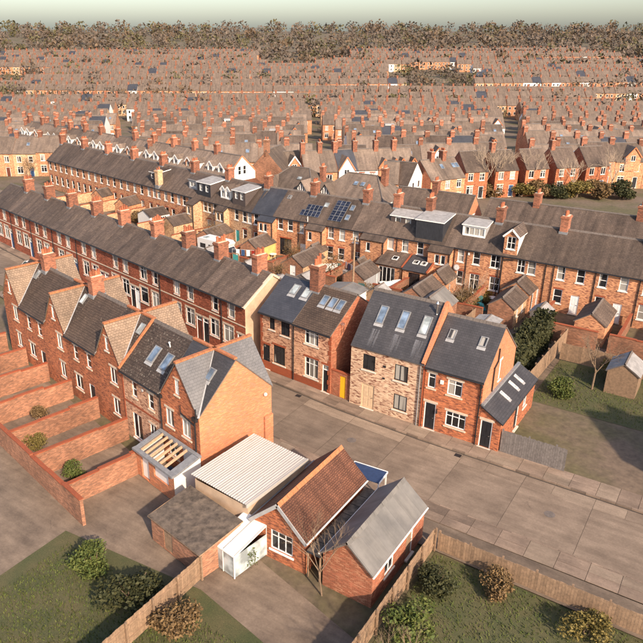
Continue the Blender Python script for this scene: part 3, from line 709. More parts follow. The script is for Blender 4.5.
n1 = noise(nt, coords(nt,'Object',(9,.7,1)), 1, 4, .6); sx = nt.nodes.new('ShaderNodeSeparateXYZ'); tc = nt.nodes.new('ShaderNodeTexCoord'); nt.links.new(tc.outputs['Generated'], sx.inputs[0])
ed = nt.nodes.new('ShaderNodeMath'); ed.operation = 'MULTIPLY'; nt.links.new(ramp(nt,n1,.42,.68), ed.inputs[0])
ww = nt.nodes.new('ShaderNodeMath'); ww.operation = 'MULTIPLY'; ww.inputs[1].default_value = .75; nt.links.new(sx.outputs[1], ww.inputs[0])
nt.links.new(ww.outputs[0], ed.inputs[1]); nt.links.new(ed.outputs[0], p.inputs['Alpha'])
for q in (1.55, 3.42, 5.25):     # pale water stains run down the slates below each rooflight
    bb = MB(); bb.box(-.33,.33,-.85,.0,.0,.006); h.on('runoff_stain', bb.mesh('runoff_stain',['runoff_stain']), q, 1.68, .112).scale = (1,1.9,1)
b = MB(); b.tube((0,0,-.2),(0,0,.95),.085,n=10); b.tube((0,0,.95),(0,0,1.1),.13,.05,10); b.tube((0,0,.05),(0,0,.1),.16,n=10)
b.obj('flue', 'steel', h.root, (5.72,2.75,h.zs(2.75)))
b = MB(); b.bar((6.2,-.12,5.42),(6.2,3.4,9.15),.22,.34); b.bar((6.2,7.0,5.4),(6.2,3.4,9.15),.22,.34); b.obj('parapet','brick_orange',h.root)
b = MB(); b.box(2.9,3.12,-.04,.0,4.15,4.32); b.box(2.9,3.08,-.04,.0,3.15,3.28); b.obj('air_vent','black_plastic',h.root)
b = MB(); b.bar((6.28,-.06,.1),(6.28,-.06,5.3),.09,.09); b.obj('downpipe','brick_trim',h.root)
b = MB(); b.tube((6.0,-.1,.05),(6.0,-.1,5.2),.045,n=8); b.obj('downpipe','lead',h.root)
# right-hand brick house with side extension
SW = dict(lintel='stone_trim', sill='stone_trim')
h = House('detached_house', 'red brick house with white windows, slate roof and bright orange gable', 'house', (-17.0,43.47,0), R(-.6), 4.42, 7.1, 5.3, 8.25, wall='brick_front_red', gable='brick_orange', roof='slate_charcoal', yr=3.5,
    front=[Wn(.55,3.62,.6,1.2,'top',pane=pd,**SW), Wn(2.35,3.5,1.12,1.25,'case2t',pane=pm_,**SW), Wn(2.65,.9,1.55,1.25,'case3t',pane=pd,**SW), Dr(.62,.92,2.25,leaf='black_door',lintel='stone_trim')],
    right=[Wn(3.5,4.0,.45,1.6,'sash',pane=pc,sill='white_paint',lintel='white_paint')], oh=.12, ohr=.06, amp=.005, seed=60)
h.rooflight(.95, 2.95, .42, .7, pane='pane_curtain'); h.rooflight(3.35, 2.95, .42, .7, pane='pane_mid')
h.pipe(4.3, 5.0)
b = MB(); b.tube((4.5,1.9,3.7),(4.5,1.9,5.6),.05,n=8); b.tube((4.5,1.9,5.6),(4.5,2.6,5.9),.05,n=8); b.tube((4.5,2.6,5.9),(4.5,2.6,6.9),.05,n=8); b.obj('downpipe','black_plastic',h.root)
b = MB(); b.box(1.24,1.48,-.09,.0,4.2,4.5); b.obj('alarm_box','white_paint',h.root)
b = MB(); b.tube((1.2,-.12,1.7),(1.2,-.12,2.0),.07,.05,8); b.bar((1.2,0,2.02),(1.2,-.14,2.02),.03,.03); b.obj('wall_lamp','black_plastic',h.root)
# extension: lean-to falling away from the gable
EX0, EX1, EY0, EY1 = 4.42, 6.0, -.02, 8.3
b = MB(); b.wall((EX0+.01,EY0,0),(1,0,0),EX1-EX0-.01,[(0,3.4),(EX1-EX0-.01,2.45)],[(.12,1.0,.1,2.3)],(0,-1,0),z0=-.3)
b.wall((EX1,EY0,0),(0,1,0),EY1-EY0,[(0,2.45),(EY1-EY0,2.45)],[(3.4,4.3,.12,2.12),(5.4,6.3,1.1,2.0)],(1,0,0),z0=-.3); b.wall((EX1,EY1,0),(-1,0,0),EX1-EX0-.01,[(0,2.45),(EX1-EX0-.01,3.4)],[],(0,1,0),z0=-.3)
ex = b.obj('side_extension', 'brick_front_red', h.root)
b = MB(); al = math.atan2(.95, EX1-EX0)
def rp(x, y, dz=0): return (x, y, 3.42-(x-EX0)*.95/(EX1-EX0)+dz)
T = [rp(EX0,EY0-.15,.08), rp(EX1+.18,EY0-.15,.08), rp(EX1+.18,EY1+.1,.08), rp(EX0,EY1+.1,.08)]; B_ = [(x,y,z-.1) for x,y,z in T]
b.poly(T); b.poly(B_[::-1],1)
for i in range(4): b.poly([B_[i],B_[(i+1)%4],T[(i+1)%4],T[i]],1)
b.obj('extension_roof', ['slate_charcoal','black_plastic'], ex)
b = MB(); b.box(EX0+.0,EX0+.22,EY0,EY1,3.36,3.56); b.obj('lead_flashing','lead',ex)
for yy in (3.0, 5.0, 6.3):
    b = MB(); b.box(-.42,.42,-.16,.16,-.02,.06,0); b.box(-.36,.36,-.11,.11,.06,.075,1); b.box(.43,.62,-.2,.2,-.02,.02,2)
    o = b.obj('rooflight', ['white_paint','pane_pale','pale_lead'], ex, rp(5.15,yy,.09), (0,al,0))
door(h.root, .57, .88, 2.2, 'black_door', z=.1, o=(EX0,EY0,0), lintel='stone_trim')
door(h.root, 3.85, .9, 2.0, 'black_door', z=.12, o=(EX1,EY0,0), rz=math.pi/2); win(h.root, 5.85, 1.1, .9, .9, 'case2', o=(EX1,EY0,0), rz=math.pi/2)

# ------------------------------------------------------------------ near block seen from behind
NLA = R(-12); NLO = (-25.9,28.2)
nl = lambda s, d=0: (NLO[0]+s*math.cos(NLA)-d*math.sin(NLA), NLO[1]+s*math.sin(NLA)+d*math.cos(NLA))
def cross_house(s0, W, D, he, hr, label, wall, gable, roof, front, right=(), k=1.03, rmain=None):
    x, y = nl(s0); root = thing('gabled_house', label, 'house', (x,y,0), NLA)
    hol = lambda L: [(q['s']-q['w']/2, q['s']+q['w']/2, q['z'], q['z']+q['h']) for q in L]
    b = MB(); b.wall((0,0,0),(1,0,0),W,[(0,he),(W/2,hr),(W,he)],hol(front),(0,-1,0),z0=-.3); b.wall((W,D,0),(-1,0,0),W,[(0,he),(W/2,hr),(W,he)],[],(0,1,0),z0=-.3)
    b.wall((W,0,0),(0,1,0),D,[(0,he),(D/2,hr),(D,he)],hol(right),(1,0,0),z0=-.3,m=1); b.wall((0,D,0),(0,-1,0),D,[(0,he),(D/2,hr),(D,he)],[],(-1,0,0),z0=-.3,m=1)
    b.obj('wall', [wall, gable], root)
    b = MB(); cx, cy = W/2, D/2; z = .10
    c = lambda i, j: Vector((cx+i*cx*k, cy+j*cy*k, hr-(hr-he)*k+z)); m = Vector((cx,cy,hr+z))
    f = lambda i, j: Vector((cx+i*cx*k, cy+j*cy*k, hr+z))
    sub = 5
    def tri(a, p, q, mi):
        r = random.Random(int(abs(a[0]*31+p[1]*17)*10)); g = {}
        P = lambda i, j: g.setdefault((i,j), a+(p-a)*(i/sub)+(q-a)*(j/sub)+Vector((0,0,r.uniform(-.01,.01) if 0<i and 0<j and i+j<sub else 0)))
        for i in range(sub):
            for j in range(sub-i):
                b.poly([P(i,j),P(i+1,j),P(i,j+1)],mi)
                if i+j < sub-1: b.poly([P(i+1,j),P(i+1,j+1),P(i,j+1)],mi)
    for j in (-1,1):
        for i in (-1,1):
            a, p, q = f(0,j), c(i,j), m; 
            tri(*((a,p,q) if i*j < 0 else (a,q,p)), 0)
            a, p, q = f(i,0), c(i,j), m
            tri(*((a,q,p) if i*j < 0 else (a,p,q)), 2)
    for A, Bm, D_ in ((c(-1,-1),f(0,-1),c(1,-1)),(c(1,-1),f(1,0),c(1,1)),(c(1,1),f(0,1),c(-1,1)),(c(-1,1),f(-1,0),c(-1,-1))):
        dn = Vector((0,0,-.11))
        for p, q in ((A,Bm),(Bm,D_)): b.poly([p+dn,q+dn,q,p],1)
    rf = b.obj('roof', [roof, 'ridge_grey', rmain or roof], root)  # cross slopes coloured as sunlit, main slopes as poorly lit
    b = MB()
    for p, q in ((f(0,-1),f(0,1)),(f(-1,0),f(1,0))):
        n = 14
        for t in range(n):
            u0, u1 = p+(q-p)*(t/n), p+(q-p)*((t+1)/n-.004); b.bar(u0+Vector((0,0,.02)),u1+Vector((0,0,.02)),.26,.13)
    b.obj('ridge_tiles','ridge_clay',rf)
    b = MB()
    for i in (-1,1): b.bar(c(i,-1)+Vector((0,0,.02)),m+Vector((0,0,.0)),.16,.03)
    b.obj('valley_lead','pale_lead',rf)
    for L, o, rz_ in ((front,(0,0,0),0.0),(right,(W,0,0),math.pi/2)):
        for q in L:
            q = dict(q); kk = q.pop('k')
            (win if kk == 'w' else door)(root, o=o, rz=rz_, **q)
    return root, c, f, m
WS = dict(sill='stone_trim', lintel='stone_trim')
root, c_, f_, m_ = cross_house(-4.4, 4.4, 6.3, 5.35, 8.4, 'orange brick house with sunlit-pale crossed gables and blank side wall', 'brick_front_red', 'brick_orange', 'slate_sunlit',
    [Wn(2.12,6.1,.48,1.15,'sash4',pane=pc,sill='stone_trim',lintel='stone_trim',lh=.12), Wn(1.05,3.25,.9,1.35,'case2',pane=pc,**WS), Wn(2.95,3.2,.95,1.35,'case2',pane=pc,**WS), Wn(1.3,.9,1.2,1.2,'case2',**WS), Dr(3.1,1.5,2.1,leaf='white_frame')], rmain='slate_charcoal')
b = MB(); sl = (8.4-5.35)/3.15; al2 = math.atan(sl)
b.box(-.27,.27,-.45,.45,-.02,.10); b.box(-.2,.2,-.38,.38,.1,.11,1); b.box(-.3,.3,-.7,-.46,-.02,.03,2)
b.obj('rooflight', ['lead','pane_sky','pale_lead'], root, (3.3,1.95,5.35+1.95*sl+.12), (al2,0,0))
b = MB()     # soil stack and branches on the rear wall
b.tube((4.05,-.1,0),(4.05,-.1,5.2),.055); b.tube((4.05,-.1,4.6),(2.5,-.1,4.95),.05); b.tube((2.5,-.1,4.95),(2.5,-.1,5.5),.03); b.tube((4.2,-.1,5.2),(4.2,-.1,5.9),.05); b.box(3.85,4.3,-.2,-.02,5.0,5.25)
b.tube((.12,-.1,0),(.12,-.1,5.2),.055); b.box(-.1,.3,-.2,0,5.15,5.4)
b.obj('downpipe','black_plastic',root)
b = MB()
b.tube((0,0,0),(.14,0,.05),.03,n=6); b.tube((.14,0,.05),(.22,-.06,.12),.13,.02,12); b.obj('security_lamp','satellite_grey',root,(4.42,5.6,4.95))
b = MB(); b.box(4.41,4.55,5.55,6.32,-.3,3.2); b.obj('pier','brick_orange',root)
# middle house with mossy roof
x, y = nl(-9.35)
h = House('terraced_house', 'brick house with mossy brown tiled roof and two rooflights between gabled neighbours', 'house', (x,y,0), NLA, 4.93, 6.3, 5.5, 8.35, wall='brick_speckled', roof='tile_mossy',
   front=[Wn(1.63,3.75,.62,1.25,'sash',pane=pd,**WS), Wn(3.75,3.6,.66,1.25,'sash',pane=pd,**WS), Wn(1.65,.2,1.2,2.15,'case2',pane=pd,sill='white_paint'), Wn(3.72,1.25,.8,1.1,'case2',pane=pd,**WS)], oh=.15, seed=70, amp=.02, ridge='ridge_grey')
h.rooflight(2.35, 2.05, .62, 1.15); h.rooflight(3.95, 2.0, .62, 1.15)
b = MB(); b.box(.0,.16,-.035,.04,0,5.4); b.box(0,4.9,-.03,.04,2.95,3.1); b.obj('brick_band','brick_trim',h.root)
b = MB(); b.bar((-.02,-.15,5.5),(-.02,3.15,8.5),.2,.2); b.obj('verge_coping','ridge_clay',h.root)
b = MB(); b.tube((0,0,0),(0,-.05,.35),.05,n=8); b.tube((0,-.05,.35),(0,-.05,.42),.09,.06,8); b.obj('roof_vent','white_paint',h.root,(3.3,2.2,h.zs(2.2)+.1))
b = MB(); b.tube((0,0,0),(0,.06,0),.12,n=10); b.obj('wall_vent','satellite_grey',h.root,(2.75,-.05,4.75))
for k in range(3):
    s0 = -9.35-8.55*k-3.55
    lab = 'gabled brick house with sunlit-tan tiled cross roof beside the mossy roof' if k == 0 else 'gabled brick house with sunlit-tan cross roof further along the near row'
    root, *_ = cross_house(s0, 3.55, 6.3, 5.5, 8.4, lab, 'brick_front_red', 'brick_gable_red', 'tile_tan_sunlit',
        [Wn(1.75,6.3,.48,1.1,'sash',pane=pc,lintel='stone_trim',lh=.12), Wn(2.35,3.75,.95,1.35,'case2',pane=pm_,**WS), Wn(2.35,1.1,.95,1.4,'case2',pane=pd,**WS)], rmain='tile_mossy')
    if k: root['group'] = 'gabled houses further along the near row'
    b = MB(); s_ = (8.4-5.5)/3.15; b.box(-.25,.25,-.45,.45,-.02,.10); b.box(-.19,.19,-.39,.39,.1,.11,1); b.obj('rooflight',['lead','pane_pale'],root,(2.95,2.3,5.5+2.3*s_+.12),(math.atan(s_),0,0))
    if k < 2:
        x, y = nl(s0-5.0)
        h = House('terraced_house', 'brick house with plain brown roof between sunlit-tan gables', 'house', (x,y,0), NLA, 5.0, 6.3, 5.5, 8.35, wall='brick_front_red', roof='tile_brown', group='plain brown-roofed houses of the near row',
          front=[Wn(1.5,3.7,.7,1.25,'sash',pane=pd,**WS), Wn(3.6,3.7,.7,1.25,'sash',pane=pd,**WS), Wn(1.5,1,1.2,1.3,'case2',**WS), Dr(3.6)], oh=.15, seed=80+k)
        h.ch(.1, w=1.1, d=.7, h=1.4, pots=4)
# unfinished timber-roofed extension
x, y = nl(-4.3, -.14)
e = thing('unfinished_extension', 'unfinished rear extension with bare timber rafters and grey fascia', 'extension', (x,y,0), NLA)
EW, ED, ZA, ZB = 4.45, 2.15, 2.6, 2.1
b = MB(); b.wall((0,-ED,0),(1,0,0),EW,[(0,ZB-.1),(EW,ZB-.1)],[(.6,1.5,.1,1.8),(2.1,3.8,.9,1.8)],(0,-1,0),m=1); b.wall((EW,-ED,0),(0,1,0),ED,[(0,ZB-.1),(ED,ZA-.1)],[],(1,0,0))
b.wall((EW-.12,0,0),(0,-1,0),ED,[(0,ZA-.1),(ED,ZB-.1)],[],(-1,0,0)); b.wall((0.12,-ED,0),(0,1,0),ED,[(0,ZB-.1),(ED,ZA-.1)],[],(1,0,0)); b.wall((0,0,0),(0,-1,0),ED,[(0,ZA-.1),(ED,ZB-.1)],[],(-1,0,0)); b.wall((EW,-ED+.12,0),(-1,0,0),EW,[(0,ZB-.1),(EW,ZB-.1)],[],(0,1,0))
b.obj('wall', ['render_white','brick_orange'], e)
b = MB(); b.poly([(.1,-ED+.1,.12),(EW-.1,-ED+.1,.12),(EW-.1,-.1,.12),(.1,-.1,.12)]); b.obj('floor','yard_paving',e)
b = MB(); q = .0
for (a, c2, wd) in (((-.1,-.12,ZA),(EW+.1,-.12,ZA),.28),((-.1,-ED-.05,ZB),(EW+.1,-ED-.05,ZB),.34),((.12,-.27,ZA-.016),(.12,-ED+.13,ZB+.016),.4),((EW-.2,-.27,ZA-.016),(EW-.2,-ED+.13,ZB+.016),.62)):
    b.bar(a, c2, wd, .16)
b.obj('ring_beam','lead',e)
for k in range(6):
    xx = .58+.55*k; b = MB(); b.bar((xx,-.27,ZA+.04),(xx,-ED+.1,ZB+.06),.10,.17); b.obj('rafter','timber_rafter',e)
t_ = thing('navy_tarpaulin', 'crumpled navy blue tarpaulin inside the unfinished extension', 'tarpaulin', (*nl(-2.1,-1.15),.13), NLA); t_.scale = (.85,.75,1)
b = MB(); r = random.Random(5); n = 9; gg = [[(-1.1+2.4*i/n, -.8+1.7*j/n, .25+.35*math.sin(i*.9+j*.5)*.5+r.uniform(0,.22)) for j in range(n+1)] for i in range(n+1)]
for i in range(n):
    for j in range(n): b.poly([gg[i][j],gg[i+1][j],gg[i+1][j+1],gg[i][j+1]],0,True)
for i in range(n):
    for L in ([gg[i][0],gg[i+1][0]],[gg[i+1][n],gg[i][n]],[gg[0][i+1],gg[0][i]],[gg[n][i],gg[n][i+1]]):
        b.poly([(L[0][0]*1.04,L[0][1]*1.04,0),(L[1][0]*1.04,L[1][1]*1.04,0),L[1],L[0]],0,True)
b.obj('sheet','navy_cover',t_)

# ------------------------------------------------------------------ garages and sheds on the near side
g = thing('corrugated_garage', 'low garage with white corrugated sheet roof against the orange gable', 'garage', (-24.45,25.75,0), R(-4))
GW, GD = 4.55, 5.7
b = MB(); b.box(.12,GW-.12,.1,GD-.1,-.2,2.72,0,'td'); b.obj('wall','render_cream',g)
b = MB(); nw = 25; ns = nw*6
def cz(x): return 3.12-.035*x+.015*math.cos(2*math.pi*x*nw/GW)
prev = None
for i in range(ns+1):
    x = GW*i/ns
    if i:
        x0 = GW*(i-1)/ns
        for j, (ya, yb) in enumerate(((-.1,GD*.5+.06),(GD*.5,GD+.12))):
            o_ = .015*(1-j); b.poly([(x0,ya,cz(x0)+o_),(x,ya,cz(x)+o_),(x,yb,cz(x)+o_),(x0,yb,cz(x0)+o_)],0,True)
            b.poly([(x0,ya,cz(x0)+o_-.02),(x0,yb,cz(x0)+o_-.02),(x,yb,cz(x)+o_-.02),(x,ya,cz(x)+o_-.02)],0,True)
m, nt, p = newmat('corrugated_white'); p.inputs['Roughness'].default_value = .6
n1 = noise(nt, coords(nt,'Object',(5,.3,1)), 1, 4, .7); n2 = noise(nt, coords(nt,'Object',(1,1,1)), 3.5, 5, .75)
col = mixc(nt, ramp(nt,n1,.35,.75), (.50,.465,.42), (.40,.355,.31)); col = mixc(nt, ramp(nt,n2,.60,.72), col, (.36,.26,.18)); nt.links.new(col, p.inputs['Base Color'])
rf = b.obj('roof_sheet','corrugated_white',g)
b = MB(); b.box(GW-.06,GW+.02,-.12,GD+.12,2.78,3.02); b.obj('bargeboard','corrugated_white',g)
b = MB(); b.box(.9,3.6,GD-.09,GD-.02,0,2.3); b.obj('garage_door','white_paint',g)
# mossy felt lean-to and white sheet below the garage
t_ = thing('mossy_lean_to', 'low lean-to with dark mossy felt roof in front of the corrugated garage', 'shed', (-25.0,22.6,0), R(-10))
b = MB(); b.wall((0,0,0),(1,0,0),4.6,[(0,1.7),(4.6,1.7)],[(1.2,2.0,.1,1.6)],(0,-1,0)); b.wall((4.6,0,0),(0,1,0),3.0,[(0,1.7),(3.0,2.15)],[],(1,0,0)); b.wall((0,3.0,0),(0,-1,0),3.0,[(0,2.15),(3.0,1.7)],[],(-1,0,0)); b.wall((4.6,3.0,0),(-1,0,0),4.6,[(0,2.15),(4.6,2.15)],[],(0,1,0)); b.obj('wall','brick_wall',t_)
b = MB(); slope_grid(b,-.12,4.72,-.15,1.70,3.1,2.18,amp=.03,seed=4,ny=8,nx=10); b.obj('roof',['mossy_felt','timber_fence'],t_)
b = MB(); b.box(1.2,2.0,.03,.08,.1,1.6); b.obj('door','timber_fence',t_)
t_ = thing('white_greenhouse', 'small white lean-to greenhouse with pale glazed roof behind the garage', 'greenhouse', (-20.75,23.1,0), R(-8))
b = MB()
for x in (0,.9,1.8): b.bar((x,0,0),(x,0,1.5),.06,.06); b.bar((x,2.6,0),(x,2.6,2.1),.06,.06); b.bar((x,0,1.5),(x,2.6,2.1),.06,.06)
b.bar((-.03,0,1.52),(1.83,0,1.52),.06,.08); b.bar((-.03,2.6,2.12),(1.83,2.6,2.12),.06,.08); b.obj('frame','white_paint',t_)
for x in (.04,.94):
    b = MB(); b.poly([(x,-.05,1.56),(x+.82,-.05,1.56),(x+.82,2.6,2.17),(x,2.6,2.17)]); b.poly([(x,-.05,1.54),(x,2.6,2.15),(x+.82,2.6,2.15),(x+.82,-.05,1.54)]); b.obj('roof_panel','render_white',t_)
    b = MB(); b.box(x,x+.82,-.01,.01,.05,1.45); b.obj('pane','pane_pale',t_)
b = MB(); b.box(1.79,1.81,.04,2.56,.05,1.5); b.obj('pane','pane_pale',t_)
# wall with pale coping beside the garage
t_ = thing('coped_wall', 'narrow brick wall with pale stone coping between garage and clay-tiled outbuilding', 'wall', (-19.82,25.6,0), R(-1))
b = MB(); b.box(0,.2,0,6.2,-.2,2.0); b.obj('wall_face','brick_wall',t_)
for k in range(7):
    b = MB(); b.box(-.08,.3,.885*k,.885*k+.87,2.0,2.1); b.obj('coping_stone','stone_trim',t_)
# clay-tiled brick outbuilding
h = House('outbuilding', 'brick outbuilding with steep red clay tiled roof by the road', 'outbuilding', (-15.95,25.4,0), R(90), 6.75, 3.5, 2.35, 4.0, wall='brick_front_red', roof='tile_clay', ridge='ridge_clay', oh=.10, ohl=.2, ohr=.12, seed=90, amp=.02,
   left=[Wn(1.9,.7,1.5,1.35,'case3t',pane=pd,sill='white_paint')], gutter=False)
b = MB()
for ys, ye in ((-.2,1.75),(3.7,1.75)): b.bar((-.24,ys,2.35-.18*h.tf+.02),(-.24,ye,4.03),.05,.22)
b.obj('bargeboard','pale_lead',h.root)
b = MB(); b.tube((-.2,-.18,2.22),(6.9,-.18,2.22),.055,n=8); b.obj('gutter','white_paint',h.root)
b = MB(); b.bar((-.2,3.75,2.2),(6.9,3.75,2.2),.1,.1); b.obj('gutter','lead',h.root)
# slate-grey shed
h = House('garage', 'garage with smooth pale grey pitched roof by the road', 'garage', (-11.75,25.3,0), R(90), 6.6, 3.0, 2.25, 3.55, wall='brick_gable_red', roof='sheet_grey', ridge='sheet_grey', oh=.06, ohl=.2, ohr=.1, seed=92, amp=.004, gutter=False, front=[Wn(2,.9,1.1,1.0,'case2'), Dr(4.6,.9,2.0,leaf='timber_fence')])
b = MB(); b.tube((-.2,-.14,2.18),(6.7,-.14,2.18),.055,n=8); b.obj('gutter','white_paint',h.root)
b = MB(); b.tube((-.2,3.14,2.18),(6.7,3.14,2.18),.055,n=8); b.obj('gutter','white_paint',h.root)
# dark felt roof linking the two garages
pv = thing('link_roof', 'dark felt flat roof with battens between the two white gutters', 'roof', (-15.74,25.2,0))
b = MB(); b.box(0,.86,0,6.9,1.78,1.88); b.obj('felt_deck','black_cladding',pv)
for k in range(7):
    b = MB(); b.box(.0,.86,.0,.92,1.885,1.905); b.obj('felt_panel','mossy_felt',pv,(0,.03+k*.98,.004*(k%3)))
for x in (.04,.82):
    for y in (.1,6.8):
        b = MB(); b.box(x-.04,x+.04,y-.04,y+.04,0,1.78); b.obj('post','timber_fence',pv)
# blue canopy at the mouth of the passage
cv = thing('blue_canopy', 'flat blue canopy with white edging between the two garages', 'canopy', (-17.25,32.15,0), R(4))
b = MB(); b.box(0,2.25,0,1.35,2.30,2.36); b.obj('roof_panel','navy_cover',cv)
b = MB(); b.box(-.04,2.29,1.35,1.40,2.26,2.39); b.box(-.04,.0,0,1.35,2.26,2.38); b.box(2.25,2.29,0,1.35,2.26,2.38); b.obj('edging','white_paint',cv)
for x, y in ((.05,1.3),(2.2,1.3),(.05,.08),(2.2,.08)):
    b = MB(); b.box(x-.04,x+.04,y-.04,y+.04,0,2.30); b.obj('post','white_paint',cv)

# ------------------------------------------------------------------ rear terrace, seen from its back yards
RV = 74.0
def rt_house(u0, u1, label, wall='brick_rear', roof='slate_brown', wins=(), loc=None, rz=0.0, seed=0, chs=(), right_end=False, group='terrace seen from its back yards', pipes=(), out=None, lite_roof=False):
    W = u1-u0; loc = loc or (u0,RV,0)
    F = []
    for q in wins:
        k = q[0]; s = q[1]-u0
        if k == 'u': F.append(Wn(s, 3.62, q[2] if len(q) > 2 else .82, 1.5, q[3] if len(q) > 3 else 'sash', pane=q[4] if len(q) > 4 else rnd.choice((pd,pm_,pd,pc)), lite=True, sill='white_paint', lintel='stone_trim' if rnd.random() < .4 else 'brick_trim'))
        elif k == 'g': F.append(Wn(s, .95, q[2] if len(q) > 2 else .9, 1.6, q[3] if len(q) > 3 else 'sash', pane=q[4] if len(q) > 4 else rnd.choice((pd,pd,pm_)), lite=True, sill='white_paint', lintel='brick_trim'))
        elif k == 'f': F.append(Wn(s, .12, q[2] if len(q) > 2 else 1.25, 2.35, q[3] if len(q) > 3 else 'case2t', pane=pd, lite=True, sill=None, lintel='brick_trim', fr=q[4] if len(q) > 4 else 'white_frame'))
        elif k == 'd': F.append(Dr(s, .85, 2.05, leaf=q[2] if len(q) > 2 else 'white_frame'))
    h = House('terraced_house', label, 'house', loc, rz, W, 7.4, 5.3, 8.15, wall=wall, roof=roof, yr=3.7, front=F, group=group, seed=seed, oh=.15, amp=.02, gable='brick_orange')
    for c in chs: h.ch(c-u0, w=1.15, d=.8, h=1.6, pots=4, pot_h=.45)
    for p in pipes: h.pipe(p-u0, hopper=False)
    if out:     # two-storey rear wing with a lean-to roof
        x0, x1, dep, om = out; x0 -= u0; x1 -= u0
        b = MB(); hw = [(x-u0-.28-x0, x-u0+.28-x0, 3.2, 4.3) for x in om]
        b.wall((x0,-dep,0),(1,0,0),x1-x0,[(0,4.62),(x1-x0,4.62)],hw,(0,-1,0),z0=-.3); b.wall((x1,-dep,0),(0,1,0),dep,[(0,4.62),(dep,5.2)],[],(1,0,0),z0=-.3); b.wall((x0,0,0),(0,-1,0),dep,[(0,5.2),(dep,4.62)],[],(-1,0,0),z0=-.3)
        wgo = b.obj('rear_wing', wall, h.root)
        b = MB(); slope_grid(b, x0-.08, x1+.08, -dep-.15, 4.55, -.02, 5.21, ny=2, nx=2, amp=.01, seed=seed); b.obj('wing_roof', [roof,'black_plastic'], wgo)
        for x in om: win(wgo, x-u0-x0, 3.2, .56, 1.1, 'plain', o=(x0,-dep,0), lite=True, sill='white_paint', pane=pd)
        b = MB(); b.tube((x1-.08,-dep-.07,0),(x1-.08,-dep-.07,4.5),.05,n=6); b.obj('downpipe','black_plastic',h.root)
    return h
SOL = None
def solar(h, x0, t0, nx, ny, pw=.62, ph=1.0):
    def mk():
        b = MB(); b.box(0,pw,0,ph,0,.035,1); 
        nc = 3
        b.poly([(.025,.025,.037),(pw-.025,.025,.037),(pw-.025,ph-.025,.037),(.025,ph-.025,.037)],0); b.poly([(.025,ph/2-.008,.039),(pw-.025,ph/2-.008,.039),(pw-.025,ph/2+.008,.039),(.025,ph/2+.008,.039)],1); return b.mesh('solar_panel',['solar_cell','lead'])
    me = cached(('sol',pw,ph), mk)
    for i in range(nx):
        for j in range(ny): h.on('solar_panel', me, x0+i*(pw+.03), t0+j*(ph+.03), .17)
# right-hand part, from the new slate roof to the brick dormer
h = rt_house(-56.0,-52.4,'brick terrace house with new blue-grey slate roof and small slated rear wing',wall='brick_rear',roof='slate_blue',wins=[('u',-55.9+.6),('g',-55.3)],chs=[-55.8],out=(-54.35,-51.85,1.0,(-53.85,-53.1)),seed=101)
h = rt_house(-52.4,-48.2,'brick terrace house with plain brown roof and dark folding patio doors',wins=[('u',-51.25),('u',-49.65),('f',-50.4,1.9,'case3','black_frame')],pipes=[-48.3],seed=103)
h.rooflight(.9, 3.4, .4, .5, apron=False, pane='pane_mid')
h = rt_house(-48.2,-44.6,'brick terrace house with ten solar panels on its brown roof',wins=[('u',-47.95,.85,'sash',pc),('d',-47.6)],chs=[-48.1],out=(-46.55,-44.05,1.0,(-45.95,)),seed=105)
solar(h,-.35,.75,5,1,.56,.95); solar(h,.15,1.75,4,1,.56,.95); h.rooflight(2.75, 3.0, .5, .6, apron=False, pane='pane_pale')
b = MB(); b.tube((1.35,-.1,.2),(1.35,-.1,6.0),.05,n=6); b.obj('soil_pipe','white_paint',h.root)
h = rt_house(-44.6,-40.3,'brick terrace house with a tall block of solar panels and two rooflights',wins=[('u',-43.35),('u',-41.7),('g',-43.4),('g',-41.75)],seed=107)
solar(h,.45,.65,3,4,.62,.82); h.rooflight(2.95, 1.55, .45, .75, apron=False); h.rooflight(2.95, 3.15, .45, .75, apron=False)
h = rt_house(-40.3,-36.0,'brick terrace house with plain roof and French window beside the slated wing',wins=[('u',-39.75),('f',-39.45,1.1,'case2t')],chs=[-40.2],pipes=[-38.6],out=(-38.5,-35.3,1.0,(-37.45,)),seed=109)
h = rt_house(-36.0,-31.9,'brick terrace house with long low dormer of two white windows',wins=[('u',-34.9,.85,'plain',pc),('u',-32.95)],chs=[-35.9],pipes=[-34.0],seed=111)
h.box_dormer(.2,3.75,1.6,7.35,face='tile_hung',wins=[Wn(.95,6.45,.72,.8,'plain',pane=pc,sill=None),Wn(2.3,6.45,.72,.8,'plain',pane=pc,sill=None)],top='flat_felt',drop=.55)
h = rt_house(-31.9,-28.0,'brick terrace house with big black clad dormer filling its roof',wins=[('u',-31.0)],chs=[-31.6],out=(-29.55,-26.85,1.0,(-28.45,-27.7)),seed=113)
d = h.box_dormer(.05,3.45,.22,7.7,face='black_cladding',cheek='black_cladding',wins=[],top='flat_felt',drop=.45,zb=5.22)
b = MB()
for k in range(17): b.box(.1+k*.2,.1+k*.2+.185,.16,.215,5.3,7.62)
tag(b.obj('cladding_boards','black_cladding',d), kind='stuff')
h = rt_house(-28.0,-23.2,'brick terrace house with white four-light dormer above tall French doors',wins=[('u',-25.95,.75),('u',-24.1),('g',-25.85,.75),('f',-24.1,1.1,'case2t')],pipes=[-25.2,-26.7],seed=115)
h.box_dormer(1.5,4.2,1.3,7.65,face='white_paint',cheek='pale_lead',wins=[Wn(1.35,6.55,2.4,.95,'case4',pane=pc,sill='white_paint')],top='flat_felt',drop=.35)
b = MB(); b.tube((0,0,0),(0,-.25,.05),.03,n=6); b.tube((0,-.25,.05),(.08,-.34,.1),.38,.30,14); b.tube((.08,-.34,.1),(.15,-.5,.15),.02,n=5); b.obj('satellite_dish','grey_cladding',h.root,(1.75,-.02,2.9))
b = MB(); b.box(0,.18,-.06,0,0,.3); b.obj('alarm_box','white_paint',h.root,(2.9,0,4.6))
